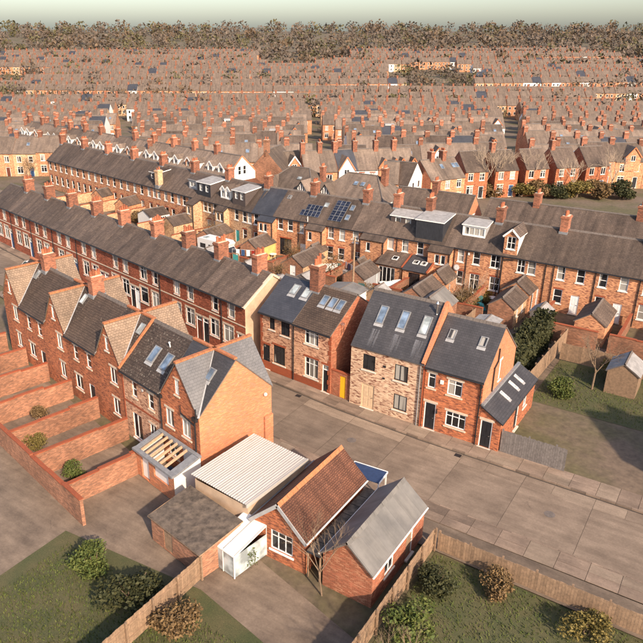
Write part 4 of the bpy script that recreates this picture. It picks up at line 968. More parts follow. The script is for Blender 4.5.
h = rt_house(-23.2,-19.9,'brick terrace house with red brick gabled dormer straddling its eaves',wins=[('u',-21.9,1.15,'sash4'),('g',-21.75,1.15,'sash4')],chs=[-23.0],seed=117)
h.gable_dormer(2.75,1.55,.05,7.55,8.3,face='brick_rear',cheek='white_paint',wins=[Wn(.78,6.05,.95,1.4,'sash4',pane=pd,sill='white_paint')],zb=5.3)
b = MB(); b.tube((2.1,-.1,0),(2.1,-.1,5.1),.06,n=6); b.tube((2.1,-.1,4.75),(3.3,-.1,4.95),.05,n=6); b.tube((1.75,-.1,0),(1.75,-.1,5.2),.05,n=6); b.obj('downpipe','black_plastic',h.root)
h = rt_house(-19.9,-15.7,'brick terrace house with paired sash windows behind tiled yard buildings',wins=[('u',-19.05,.85,'sash4'),('u',-17.9,.85),('g',-19.3,.9,'sash4'),('d',-17.2)],chs=[-15.9],pipes=[-16.4],seed=119)
for k in range(7):
    u0 = -15.7+4.2*k
    h = rt_house(u0,u0+4.2,'plain brick terrace house with brown roof beyond the tiled yard buildings',wins=[('u',u0+.9),('u',u0+2.9),('g',u0+.9),('d',u0+2.7)],chs=[u0+4.1] if k%2 else [],seed=130+k,pipes=[u0+.15])
# left-hand part, bending away
RA = R(-11); rl = lambda s: (-56+s*math.cos(RA), RV+s*math.sin(RA), 0)
def rl_house(s0, s1, label, **kw): return rt_house(s0, s1, label, loc=rl(s0), rz=RA, **kw)
h = rl_house(-4.6,0,'buff brick terrace house with brown tile-hung box dormer next to the blue slate roof',wall='brick_rear_buff',wins=[('u',-3.3),('u',-1.6),('u',-.55),('g',-1.6),('d',-3.2,'bright_teal')],seed=141)
h.box_dormer(.15,2.85,.35,7.6,face='tile_hung',cheek='tile_hung',wins=[Wn(.8,6.5,.62,1.0,'sash',pane=pc,sill=None),Wn(1.95,6.5,.62,1.0,'sash',pane=pc,sill=None)],top='flat_felt',drop=.4)
h = rl_house(-8.8,-4.6,'buff brick terrace house with twin white gabled dormers',wall='brick_rear_buff',wins=[('u',-8.1),('g',-8.0),('g',-6.5)],out=(-6.9,-4.9,1.0,(-6.3,-5.5)),seed=143)
for xc in (1.75,2.85): h.gable_dormer(xc,1.05,.75,7.25,7.75,face='white_paint',cheek='white_paint',wins=[Wn(.52,6.15,.75,.95,'case2',pane=pm_,sill=None)],oh=.08)
h = rl_house(-13.1,-8.8,'buff brick terrace house with black tile-hung dormer under a white-edged flat roof',wall='brick_rear_buff',wins=[('u',-10.4),('u',-9.4),('g',-9.5),('u',-12.6)],out=(-13.0,-11.2,1.6,(-12.4,)),seed=145,chs=[-8.9])
h.box_dormer(.5,3.65,.4,7.6,face='black_cladding',cheek='tile_hung',wins=[Wn(.9,6.4,.7,1.0,'sash',pane=pc,sill=None),Wn(2.3,6.4,.7,1.0,'sash',pane=pc,sill=None)],top='flat_felt',drop=.4)
h = rl_house(-17.3,-13.1,'brick terrace house with small white-windowed box dormer',wins=[('u',-16.9),('u',-15.5),('g',-15.6),('g',-14.2),('u',-14.0)],seed=147,chs=[-17.2])
h.box_dormer(1.9,3.95,1.0,7.5,face='grey_cladding',wins=[Wn(1.0,6.5,1.5,.75,'case2',pane=pc,sill=None)],top='slate_brown',drop=.3,trim='pale_lead')
h = rl_house(-21.5,-17.3,'brick terrace house with plain brown roof between two dormered roofs',wins=[('u',-20.3),('u',-18.6),('g',-20.2),('g',-18.5)],seed=149)
h = rl_house(-25.8,-21.5,'brick terrace house with a tall buff brick stack rising beside its dormer',wins=[('u',-24.9),('u',-23.4),('u',-22.2),('g',-24.6),('g',-22.6)],seed=151,chs=[-25.6])
h.box_dormer(.6,2.9,.6,7.4,face='tile_hung',wins=[Wn(.6,6.4,.6,.85,'sash',pane=pd,sill=None),Wn(1.6,6.4,.6,.85,'sash',pane=pc,sill=None)],top='slate_brown',drop=.35)
chimney(h.root,3.5,.3,5.9,w=.9,d=.9,h=2.2,pots=2,mat='brick_rear_buff')
for k in range(8):
    s1 = -25.8-4.2*k
    rl_house(s1-4.2,s1,'plain brick terrace house beyond the tall buff brick stack',wins=[('u',s1-3.2),('u',s1-1.2),('g',s1-3.2),('g',s1-1.2)],seed=160+k,chs=[s1-4.1] if k%2 else [])
# single-storey extensions on the rear terrace
def extension(u0, u1, dep, label, wall, roof, wn_, nl_):
    e = thing('kitchen_extension', label, 'extension', (u0,RV-.02,0))
    W = u1-u0; b = MB()
    b.wall((0,-dep,0),(1,0,0),W,[(0,2.42),(W,2.42)],[(wn_[0],wn_[1],.1,2.2)],(0,-1,0),z0=-.2); b.wall((W,-dep,0),(0,1,0),dep,[(0,2.42),(dep,3.35)],[],(1,0,0),z0=-.2); b.wall((0,0,0),(0,-1,0),dep,[(0,3.35),(dep,2.42)],[],(-1,0,0),z0=-.2)
    b.obj('wall', wall, e)
    b = MB(); slope_grid(b,-.05,W+.05,-dep-.15,2.40,-.0,3.38,ny=3,nx=3,amp=.006); b.obj('roof',[roof,'black_plastic'],e)
    al = math.atan2(.98,dep+.15)
    for x in nl_:
        b = MB(); b.box(-.35,.35,-.35,.35,0,.1,0); b.box(-.27,.27,-.27,.27,.1,.11,1); b.obj('rooflight',['white_paint','pane_mid'],e,(x,-dep*.5,2.40+.98*.55+.09),(al,0,0))
    w = wn_[1]-wn_[0]; win(e,(wn_[0]+wn_[1])/2,.1,w,2.1,'case4' if w > 1.7 else 'case3',fr=wn_[2],pane='pane_dark',lite=True,sill=None,o=(0,-dep,0))
    b = MB(); b.bar((W+.02,-dep-.12,2.55),(W+.02,0,3.52),.16,.16); b.obj('coping','brick_trim',e)
    return e
extension(-35.4,-32.0,2.6,'single-storey extension with brown roof and white folding doors','brick_rear','slate_brown',(.35,2.5,'white_frame'),(1.9,))
extension(-31.75,-28.75,2.9,'single-storey extension with black slate roof and dark framed doors','brick_rear','slate_charcoal',(.75,2.2,'black_frame'),(1.0,2.0))

# ------------------------------------------------------------------ back yards
def outb(u, v, w, d, he, hr, label, wall='brick_wall', roof='slate_brown', rz=90.0, right=(), front=(), left=(), gable=None, name='outbuilding', group=None, seed=0):
    """ridge along v; (u,v) = near right-hand corner"""
    h = House(name, label, 'outbuilding', (u,v,0), R(rz), d, w, he, hr, wall=wall, gable=gable, roof=roof, front=front, left=left, oh=.1, ohl=.08, ohr=.08, seed=seed, gutter=False, ridge='ridge_grey', amp=.02, group=group)
    return h
outb(-17.15,66.5,2.7,4.4,2.1,3.1,'low yard building with buff wall and long grey-brown roof',gable='brick_wall',wall='brick_rear_buff',front=[Wn(1.2,.9,.7,.9,'case2',lite=True),Wn(3.0,.9,.7,.9,'case2',lite=True)],seed=201)
outb(-17.0,71.2,3.0,2.9,2.3,3.4,'taller brick yard building attached behind the low buff-walled one',wall='brick_rear',front=[Dr(1.2,.8,1.95)],seed=203)
outb(-25.8,63.9,2.9,5.0,2.1,3.15,'brick yard building with ridge roof and pale grey end roof panel',seed=205,left=[Dr(1.4,.8,1.9,leaf='timber_fence')])
outb(-25.7,69.4,2.4,3.2,2.3,3.5,'brick wash-house with small white window below the slated wing',wall='brick_rear',front=[Wn(1.3,.95,.5,.9,'plain',lite=True)],seed=207)
outb(-34.2,66.2,2.9,4.0,2.05,3.05,'brick yard building with wide grey roof and pale door beside the utility pole',seed=209,front=[Dr(2.9,.8,1.9,leaf='grey_cladding')],wall='grey_cladding',gable='brick_wall')
outb(-36.6,70.3,1.6,1.7,2.0,2.7,'tiny brick outhouse with pitched roof between yard and terrace',seed=211)
outb(-42.4,66.0,3.1,4.9,2.05,3.1,'brick yard building with wide brown roof in front of the solar roof',seed=213,left=[Dr(1.6,.8,1.9,leaf='white_frame')],wall='brick_rear_buff',gable='brick_wall')
outb(-43.6,71.2,1.9,2.6,2.2,3.1,'small brick wash-house behind the wide brown yard roof',seed=215,wall='brick_rear_buff')
outb(-51.4,68.9,2.8,4.2,2.0,3.0,'yard building with yellow painted side wall and brown roof',seed=217,wall='yellow_wash',gable='brick_wall')
outb(-59.6,69.6,2.9,4.6,2.0,2.9,'low yard building with grey roof behind the white motorhome',seed=219)
outb(-68.2,71.2,3.0,3.6,2.1,3.1,'buff brick yard building with rounded gable and grey roof',seed=221,wall='brick_rear_buff',gable='brick_rear_buff',rz=80)
outb(-74.4,72.6,3.4,3.6,2.2,3.0,'yard building with grey lean roof over a white glazed porch',seed=223,front=[Wn(1.0,.8,1.1,1.2,'case3',lite=True),Wn(2.5,.8,1.1,1.2,'case3',lite=True)],wall='white_paint',rz=78)
for k, (u, v) in enumerate(((-8.6,67),(-.4,67),(7.8,67),(-83,76),(-91.5,78.5))):
    outb(u,v,2.8,5.0,2.1,3.1,'brick yard building with brown roof further along the yards',seed=230+k,group='yard buildings further along',wall='brick_rear')
# pale grey roof panel and white flat-roofed garage
h = outb(-32.2,59.6,3.9,3.8,2.15,2.5,'white low garage with pale sheet roof behind the speckled pair',wall='white_paint',roof='sheet_grey',name='garage',seed=240)
h = outb(-22.9,61.8,3.2,3.9,2.1,3.3,'shed with smooth pale grey pitched roof behind the pale brick house',wall='brick_wall',roof='sheet_grey',name='shed',seed=241)
h = outb(-17.4,60.4,2.2,3.0,2.0,2.25,'small garden shed with pale flat roof behind the red brick house',wall='timber_fence',roof='flat_felt',name='shed',seed=242)
h = outb(-41.3,58.6,2.2,3.0,2.0,2.35,'lean-to with white sheet roof behind the speckled brick pair',wall='brick_wall',roof='flat_felt',name='shed',seed=243)
# yard walls: brick with a coping course
def ywall(p0, p1, hgt, label, mat='brick_wall', th=.22, cop='brick_trim', group='brick yard walls behind the terraces'):
    L = math.hypot(p1[0]-p0[0], p1[1]-p0[1]); a = math.atan2(p1[1]-p0[1], p1[0]-p0[0])
    w = thing('yard_wall', label, 'wall', (*p0,0), a, group); b = MB(); r = random.Random(int(L*77+p0[0]))
    n = max(2, int(L/2.2)); hs = [hgt+r.uniform(-.12,.12) for _ in range(n+1)]
    for k in range(n):
        x0, x1 = L*k/n, L*(k+1)/n; b.box(x0,x1,-th/2,th/2,-.2,hs[k],0,'d' if k else 'd')
    b.obj('wall_face', mat, w); b = MB()
    for k in range(n): b.box(L*k/n,L*(k+1)/n,-th/2-.04,th/2+.04,hs[k]+.001,hs[k]+.07)
    b.obj('coping', cop, w); return w
for u in (-15.7,-23.3,-31.9,-40.4,-48.3,-56.0): ywall((u+.9,66.2),(u+.9,72.9),1.6,'brick yard wall dividing two back yards of the rear terrace',group='dividing yard walls')
for u in (-7.3,1.1,9.5): ywall((u,66.2),(u,73.5),1.6,'brick yard wall dividing back yards past the tiled yard buildings',group='dividing yard walls further along')
for s in (-8.8,-17.3,-25.8,-34.2,-42.6):
    x, y, _ = rl(s); ywall((x-1.6,y-7.2),(x-.1,y-.4),1.7,'brick yard wall dividing yards of the buff brick houses',group='dividing yard walls of the buff houses',mat='brick_rear_buff')
for a, c in ((-55,-50.6),(-49.9,-46.8),(-41.2,-37.8),(-33.0,-29.4),(-24.5,-20.2),(-15.6,-9),(-8,-1)):
    ywall((a,66.0),(c,66.0),1.75,'brick wall along the back lane behind the rear terrace',group='back lane walls')
for a, c in ((-49.5,-44),(-43,-37),(-31.2,-26.5)):
    ywall((a,61.3-(a+30)*.04),(c,61.3-(c+30)*.04),1.6,'brick wall along the near side of the back lane',group='near back lane walls')
def yard_door(u, v, leaf, label, rz=0):
    d = thing('yard_door', label, 'door', (u,v,0), rz)
    for k in range(5):
        b = MB(); b.box(.17*k,.17*k+.162,-.03,.02,.05,1.95); b.obj('plank',leaf,d)
    b = MB(); b.box(0,.84,.02,.05,.4,.52); b.box(0,.84,.02,.05,1.5,1.62); b.obj('rail',leaf,d)
    b = MB(); b.box(-.1,0,-.05,.06,0,2.05); b.box(.85,.95,-.05,.06,0,2.05); b.box(-.1,.95,-.05,.06,2.05,2.15); b.obj('door_frame','timber_fence',d)
yard_door(-49.8+.6,65.75,'blue_paint','navy blue plank door in the back lane wall')
yard_door(-52.9,65.7,'bright_teal','pale blue yard door near the white motorhome')
yard_door(-34.4,65.2,'teal_paint','dark green yard door next to the utility pole')
def yfence(p0, p1, hgt, label, mat='timber_fence', group=None, name='board_fence'):
    L = math.hypot(p1[0]-p0[0], p1[1]-p0[1]); a = math.atan2(p1[1]-p0[1], p1[0]-p0[0])
    f = thing(name, label, 'fence', (*p0,0), a, group); n = int(L/.155); r = random.Random(int(L*31))
    me = [None]*3
    for q in range(3):
        b = MB(); b.box(0,.147,-.012,.012,.03,hgt+(q-1)*.02); me[q] = b.mesh('board',[mat])
    for k in range(n): put('board', me[r.randrange(3)], f, (k*.155,0,0))
    for z in (.4,hgt-.35):
        b = MB(); b.box(0,L,.013,.06,z,z+.08); b.obj('rail',mat,f)
    for k in range(int(L/1.85)+1):
        b = MB(); x = min(L-.1,k*1.85); b.box(x,x+.1,.06,.16,0,hgt+.06); b.obj('post',mat,f)
    return f
yfence((-10.9,43.55),(-6.4,43.6),1.85,'grey vertical board fence beside the extension door',mat='grey_fence')
yfence((-56.6,69.2),(-56.6,73.6),1.7,'brown board fence between the buff brick yards')
yfence((-62.4,70.4),(-62.2,74.4),1.7,'white painted board fence in the buff brick yards',mat='white_paint')
yfence((-20.9,61.5),(-20.9,66.0),1.7,'brown board fence beside the overgrown garden')
yfence((-23.3,52.0),(-23.3,60.8),1.7,'brown board fence behind the pale brick house')
yfence((-12.0,52.2),(-11.6,65.6),1.8,'brown board fence at the end of the hedged garden')
# utility pole
p = thing('utility_pole', 'tall brown wooden utility pole in the back lane', 'pole', (-35.0,65.0,0))
b = MB(); b.tube((0,0,-.3),(0,0,7.2),.14,.10,10); b.obj('shaft','timber_fence',p)
b = MB(); b.bar((-.5,0,6.8),(.5,0,6.8),.09,.1); b.obj('crossarm','timber_fence',p)
for x in (-.42,-.15,.15,.42):
    b = MB(); b.tube((x,0,6.85),(x,0,7.0),.04,.03,6); b.obj('insulator','white_paint',p)

# ------------------------------------------------------------------ houses across the next street
def by_ridge(p0, p1, z, D, he, **kw):
    """house whose ridge runs between two photo points at height z"""
    a, c = G(*p0, z), G(*p1, z); L = math.hypot(c[0]-a[0], c[1]-a[1]); rz = math.atan2(c[1]-a[1], c[0]-a[0])
    nx, ny = -math.sin(rz), math.cos(rz); loc = (a[0]-nx*D/2, a[1]-ny*D/2, 0)
    f = kw.pop('front', None); n_ = max(1, round(L/2.4))
    return House(kw.pop('name','house'), kw.pop('label'), 'house', loc, rz, L, D, he, z, lite=True, oh=.2, front=facade(L, n_, f) if f is not None else (), **kw)
def facade(W, n, wl=None, door_=True, pane=None):
    F = []
    for k in range(n):
        s = W*(k+.5)/n; F.append(Wn(s, 3.3, 1.0, 1.3, rnd.choice(('sash','case2','case2t')), pane=pane or rnd.choice((pd,pm_,pc)), lintel=wl, lite=True))
        if door_ and k % 2: F.append(Dr(s, .95, 2.1, leaf=rnd.choice(('black_door','blue_paint','brown_door','white_frame'))))
        else: F.append(Wn(s, .85, 1.3, 1.45, 'case2t', pane=pane or rnd.choice((pd,pm_)), lintel=wl, lite=True))
    return F
for i, (u0, u1, lab, ge) in enumerate(((-41.6,-36.2,'low brick house with dark roof behind the long white-windowed dormer',None),(-36.2,-30.4,'low brick house with bright orange gable behind the black dormer','brick_orange'))):
    h = House('house', lab, 'house', (u0,86.9,0), 0, u1-u0, 6.4, 4.7, 7.75, wall='render_white', gable=ge, roof='slate_brown', lite=True, front=facade(u1-u0,2), right=[Wn(3.2,3.9,1.0,1.3,'case2',lite=True,lintel='white_paint')] if ge else (), seed=300+i, oh=.2)
    if i: h.ch(.1, w=1.1, d=.8, h=1.5, pots=3)
for i, (u0, u1) in enumerate(((-28.6,-22.5),(-22.5,-16.4),(-16.4,-10.3),(-10.3,-4.2),(-4.2,1.9))):
    h = House('house', 'dark slate-roofed house facing the back of the brick dormer', 'house', (u0,87.4,0), 0, u1-u0, 6.6, 4.6, 7.6, wall='render_white' if i%2 == 0 else 'brick_rear', roof='slate_brown', lite=True, front=facade(u1-u0,2), seed=310+i, oh=.2, group='slate-roofed houses across the next street')
    if i%2: h.ch(.1, w=1.1, d=.8, h=1.5, pots=4)
# hipped houses with black-and-white front gables
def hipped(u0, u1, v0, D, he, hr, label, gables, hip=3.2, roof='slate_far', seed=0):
    W = u1-u0; root = thing('hipped_house', label, 'house', (u0,v0,0)); b = MB()
    F = facade(W, 4)
    hol = [(q['s']-q['w']/2, q['s']+q['w']/2, q['z'], q['z']+q['h']) for q in F]
    b.wall((0,0,0),(1,0,0),W,[(0,he),(W,he)],hol,(0,-1,0),z0=-.3); b.wall((W,0,0),(0,1,0),D,[(0,he),(D,he)],[],(1,0,0),z0=-.3); b.wall((W,D,0),(-1,0,0),W,[(0,he),(W,he)],[],(0,1,0),z0=-.3); b.wall((0,D,0),(0,-1,0),D,[(0,he),(D,he)],[],(-1,0,0),z0=-.3)
    b.obj('wall','render_white',root)
    for q in F:
        q = dict(q); k = q.pop('k'); (win if k == 'w' else door)(root, **({**q,'lite':True}))
    b = MB(); e = .35; z = he-.15
    A = [(-e,-e,z),(W+e,-e,z),(W+e,D+e,z),(-e,D+e,z)]; r0, r1 = (hip,D/2,hr), (W-hip,D/2,hr)
    b.poly([A[0],A[1],r1,r0]); b.poly([A[1],A[2],r1]); b.poly([A[2],A[3],r0,r1]); b.poly([A[3],A[0],r0]); b.poly(A[::-1],1)
    rf = b.obj('roof',[roof,'ridge_grey'],root)
    b = MB(); b.tube(r0,r1,.12,n=6)
    for p, q in ((A[0],r0),(A[3],r0),(A[1],r1),(A[2],r1)): b.tube(p,q,.10,n=6)
    b.obj('ridge_tiles','ridge_grey',rf)
    for xc in gables:
        g = MB(); w = 2.6; zt, zp = he-.1, he+1.75
        g.wall((xc-w/2,-.5,1.0),(1,0,0),w,[(0,zt-1),(w/2,zp-1),(w,zt-1)],[(.45,w-.45,zt-2.15,zt-1.2)],(0,-1,0),z0=1.6)
        for sx, n_ in ((xc-w/2,-1),(xc+w/2,1)): g.poly([(sx,-.5,2.6),(sx,.0,2.6),(sx,.0,zt),(sx,-.5,zt)][::n_])
        go = g.obj('gable_bay','render_white',root)
        g = MB()
        for q in (-.8,-.4,0,.4,.8): g.box(xc+q-.06,xc+q+.06,-.54,-.49,zt-.05,zt+(1.75)*(1-abs(q)/1.3)-.05)
        g.box(xc-w/2,xc+w/2,-.55,-.49,zt-.14,zt+.02); tag(g.obj('timber_beams','black_plastic',go), kind='stuff')
        g = MB()
        for sg in (-1,1):
            P = [(xc+sg*(w/2+.2),-.75,zt-.25),(xc,-.75,zp+.05),(xc,2.2,zp+.05),(xc+sg*(w/2+.2),.4,zt-.25)]; Q = [(x,y,zz+.1) for x,y,zz in P]
            g.poly(Q if sg < 0 else Q[::-1]); g.poly([P[0],P[1],Q[1],Q[0]],1); g.poly(P,1)
        g.obj('gable_roof',[roof,'black_plastic'],go)
        win(go, w/2, zt-1.15, 1.7, .95, 'case3', lite=True, o=(xc-w/2,-.5,0), sill='white_paint')
    return root
r = hipped(-67.2,-57.2,91.6,8.0,4.6,7.6,'wide hipped house with two black-and-white gables and one skylit slope',(1.9,8.2))
chimney(r,8.8,5.0,6.2,w=.9,d=.7,h=1.8,pots=3,lite=True)
b = MB(); b.box(-.4,.4,-.3,.3,0,.08,0); b.box(-.34,.34,-.24,.24,.08,.09,1); b.obj('rooflight',['lead','pane_pale'],r,(6.2,2.0,4.45+2.35*.72+.1),(math.atan(3.15/4.35),0,0))
r = hipped(-56.4,-44.9,91.6,8.4,4.6,7.7,'long hipped house with black-and-white gable and a row of rooflights',(1.8,),roof='slate_far')
for xx in (5.6,6.8):
    b = MB(); b.box(-.35,.35,-.4,.4,0,.08,0); b.box(-.29,.29,-.34,.34,.08,.09,1); b.obj('rooflight',['lead','pane_sky'],r,(xx,2.4,4.45+2.75*.714+.1),(math.atan(3.25/4.55),0,0))
chimney(r,9.6,4.2,7.4,w=1.1,d=.8,h=1.6,pots=4,lite=True)
# white-gabled terrace with dormers
def by_peak(p, z, L, D, rz, he, **kw):
    """house whose right-hand gable has its peak at a photo point of height z"""
    a = G(*p, z); loc = (a[0]-L*math.cos(rz)+D/2*math.sin(rz), a[1]-L*math.sin(rz)-D/2*math.cos(rz), 0)
    return House(kw.pop('name','house'), kw.pop('label'), 'house', loc, rz, L, D, he, z, lite=True, oh=.2, **kw), loc
WA = R(-9)
h, wl_ = by_peak((242,156.5),8.3,6.6,7.6,WA,4.9,label='terrace end with big white gable, clay canopy and dormers',wall='brick_rear',gable='render_white',roof='slate_far',right=[Wn(3.2,5.2,.75,1.5,'sash',lite=True),Wn(4.4,5.2,.75,1.5,'sash',lite=True),Wn(1.5,1.0,1.5,1.5,'case3',lite=True),Wn(4.0,1.0,1.6,1.5,'case3',lite=True),Wn(6.4,.9,1.2,1.8,'case2',lite=True)],front=facade(6.6,2),seed=330)
b = MB(); slope_grid(b,.0,7.6,-1.3,3.25,-.0,4.1,nx=4,ny=2,amp=.01); b.obj('clay_canopy',['tile_clay','ridge_grey'],h.root,(6.6,0,0),(0,0,math.pi/2))
b = MB(); b.bar((6.62,-.2,4.86),(6.62,3.8,8.36),.14,.22); b.bar((6.62,7.8,4.86),(6.62,3.8,8.36),.14,.22); b.obj('bargeboard','brick_orange',h.root)
for q in (1.6,4.4): h.gable_dormer(q,1.5,.7,6.5,7.3,face='white_paint',roof='slate_far',wins=[Wn(.75,5.6,.9,.9,'case2',sill=None)])
h.ch(.2,w=1.0,d=.8,h=1.5,pots=4)
for k in range(11):
    L = 6.2*(k+1); loc = (wl_[0]-L*math.cos(WA), wl_[1]-L*math.sin(WA), 0)
    h = House('house','slate-roofed terrace house in line with the big white gable','house',loc,WA,6.2,7.6,4.9,8.25,lite=True,oh=.2,roof='slate_far',wall='brick_rear',front=facade(6.2,2),seed=340+k,group='terrace in line with the big white gable')
    h.ch(.2,w=1.0,d=.8,h=1.5,pots=4)
    for q in (1.7,4.3): h.gable_dormer(q,1.4,.7,6.6,7.3,face='white_paint' if k%3 else 'brick_rear',roof='slate_far',wins=[Wn(.7,5.6,.85,.9,'case2',sill=None)])
# tall plain gable wall
h = by_ridge((266,151),(281,145),9.0,6.4,5.6,label='house with tall blank tan brick gable and stack beside the white gable',wall='brick_wall',gable='brick_wall',roof='slate_far',seed=350)
h.ch(.35,w=.95,d=.7,h=1.9,pots=2,mat='brick_wall')
h = by_ridge((281,152),(301,151),8.0,6.0,5.0,label='brick house with small red gable in front of the slate rows',wall='brick_rear',roof='slate_far',front='stone_trim',seed=351)
h.gable_dormer(1.6,2.4,-.1,6.0,7.6,face='brick_orange',roof='slate_far',wins=[Wn(1.2,5.2,.9,1.0,'case2',sill=None)],zb=4.6)
# mid row with white gable cross wing
for k, (a, c, lab, wl, rf_) in enumerate((((301,151.5),(318,151),'slate-roofed brick house left of the white cross gable','brick_rear','slate_far'),((318,151),(333,150.5),'slate-roofed house adjoining the white cross gable','brick_rear','slate_far'),
      ((333,150.5),(353,149.5),'white-fronted house with cross gable and blue-grey roof','render_white','slate_blue'),((353,149.5),(374,149),'white-fronted house with red band beside the cross gable','render_white','slate_far'),((374,149),(392,148.5),'brick house with gabled front beside the white-fronted pair','brick_rear','slate_far'),((392,148.5),(410,148),'brick house with two red gables behind the white gabled house','brick_rear','slate_far'))):
    h = by_ridge(a,c,8.3,6.6,5.2,label=lab,wall=wl,roof=rf_,front='brick_trim',seed=360+k); h.ch(.25,w=1.1,d=.8,h=1.6,pots=4)
    if k == 2: h.gable_dormer(1.4,3.0,-.3,5.4,7.6,face='render_white',roof='slate_far',wins=[Wn(1.5,4.2,1.0,1.2,'case2',sill=None)],zb=0,barge='brick_orange')
    if k >= 4:
        for q in (1.1,3.2): h.gable_dormer(q,2.0,-.15,5.6,7.0,face='brick_rear',roof='slate_far',wins=[Wn(1.0,4.6,.8,1.0,'case2',sill=None)],zb=3.6,barge='ridge_clay')
# white gable house and brick row with rooflights
h = by_ridge((384,162),(400,162.5),7.9,6.4,5.0,label='brick house with plain red gable attached to the white gabled house',wall='brick_rear',gable_l='brick_gable_red',roof='slate_far',front='stone_trim',seed=370)
h, _ = by_peak((417.6,163.5),7.9,5.4,6.6,R(2),4.9,label='white rendered house with plain white gable and two small windows',wall='render_white',gable='render_white',roof='slate_brown',front=facade(5.4,2),right=[Wn(2.2,3.7,.95,1.2,'plain',lite=True),Wn(4.6,3.7,.95,1.2,'plain',lite=True)],seed=371)
for k in range(3):
    t0, t1 = k/3, (k+1)/3; P = lambda t: (420+34*t, 161-3.5*t)
    h = by_ridge(P(t0),P(t1),7.8,6.6,5.0,label=('brick row house with shaded gable beside the white gable','brick row house with one rooflight, middle of three','brick row house with two rooflights at the open end of its row')[k],wall='brick_rear',gable='brick_orange',gable_l='brick_gable_red',roof='slate_far',front='stone_trim',seed=380+k)
    if k: h.rooflight(h.W*.5,2.6,.6,.9,pane='pane_sky',apron=False)
    if k == 2: h.rooflight(h.W*.8,2.6,.6,.9,pane='pane_sky',apron=False)
    else: h.ch(h.W-.1,w=1.1,d=.8,h=1.4,pots=3)
for k in range(5):
    P = lambda t: (459+30*t, 152.0-1.2*t)
    h = by_ridge(P(k*1.0),P(k*1.0+.75),8.0,6.6,5.0,label='detached brick house with dark gable beyond the brick row',wall='brick_front_red',gable_l='brick_gable_red',roof='slate_brown',front='stone_trim',seed=390+k,group='detached houses beyond the brick row')
    if k%2: h.ch(.6,w=1.0,d=.8,h=1.5,pots=3)

# ------------------------------------------------------------------ the rows of slate roofs beyond
def far_proto(i):
    rr = random.Random(500+i); W = (5.2,5.6,5.0,5.4,5.8,5.2,5.3,5.5)[i]
    wl = ('brick_rear','render_white','brick_rear_buff','brick_rear','brick_rear','brick_rear_buff','render_white','brick_rear')[i]
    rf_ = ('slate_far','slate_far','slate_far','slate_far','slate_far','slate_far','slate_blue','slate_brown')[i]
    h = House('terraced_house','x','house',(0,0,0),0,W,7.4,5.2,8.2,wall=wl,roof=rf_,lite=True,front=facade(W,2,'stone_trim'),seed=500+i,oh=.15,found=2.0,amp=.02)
    h.ch(.15,w=(1.0,.85,1.1,.95,1.0,.8,.9,1.05)[i],d=.85,h=(1.1,.9,1.25,.95,1.05,1.2,1.0,.9)[i],pots=3,along='x',pot_h=.3)
    if i in (1,4): h.gable_dormer(W*.55,2.9,-.2,6.2,7.95,face='render_white' if i == 1 else 'brick_rear',roof='slate_far',wins=[Wn(1.45,5.3,.9,1.1,'case2',sill=None)],zb=3.4,barge='ridge_clay')
    if i == 2: h.box_dormer(W*.3,W*.8,1.5,7.3,face='white_paint',wins=[Wn(W*.25,6.4,1.6,.75,'case3',sill=None)],top='flat_felt',drop=.3)
    if i in (0,5): h.rooflight(W*.6,2.6,.6,.8,apron=False)
    return h.root
FAR_LAB = ['brick terrace house with one rooflight in the distant slate rows','white-fronted house with small white gable in the distant slate rows','buff terrace house with white roof dormer in the distant slate rows','plain brick terrace house in the distant slate rows',
  'brick terrace house with small brick gable in the distant slate rows','buff terrace house with one rooflight in the distant slate rows','white terrace house with blue-grey roof in the distant slate rows','brick terrace house with dark brown roof in the distant slate rows']
FAR_GRP = ['distant '+x for x in ('rooflight brick houses','white gabled houses','dormered buff houses','plain brick houses','brick gabled houses','rooflight buff houses','blue-roofed houses','dark-roofed houses')]
protos = [far_proto(i) for i in range(8)]; used = [False]*8
rows = [(134,.5),(152,-1.0),(167,1.0),(188,-.5),(203,.8),(226,-1.2),(241,.5),(265,1.2),(281,0),(304,-.8),(320,.4)]
spots = []; rf2 = random.Random(77)
for ri, (yy, ang) in enumerate(rows):
    x = -.45*yy-10+rf2.uniform(-3,3); xe = .56*yy+14; nb = 0
    while x < xe:
        wsel = rf2.choices(range(8), (4,2.2,1.0,6,2.2,2.5,1.0,1.6))[0]
        W = (5.2,5.6,5.0,5.4,5.8,5.2,5.3,5.5)[wsel]; nb += 1
        if nb > 9 and rf2.random() < .12: x += 5.5; nb = 0
        yl = yy+math.tan(R(ang))*x+1.2*math.sin(x*.03+ri*2)
        lane = any(abs(x-(a_+b_*(yy-134))) < 4.2 for a_, b_ in ((-34,-.22),(6,.03),(44,.30),(80,.5),(-78,-.5)))
        if not (yy < 150 and x < -38) and not lane: spots.append((yl, x, wsel, ang))
        x += W+.004
NEAR = len(spots)
yy = 338
while yy < 620:
    x = -.46*yy-14; ang = rf2.uniform(-3,3)
    while x < .56*yy+14:
        wsel = rf2.choices(range(8), (4,2.2,1.0,6,2.2,2.5,1.0,1.6))[0]
        if math.sin(x*.021+yy*.013)+.6*math.sin(x*.047-yy*.02) < .55+(620-yy)*.0022: spots.append((yy+math.tan(R(ang))*x, x, wsel, ang))
        x += 5.6
    yy += rf2.choice((17,22,28))
spots.sort()
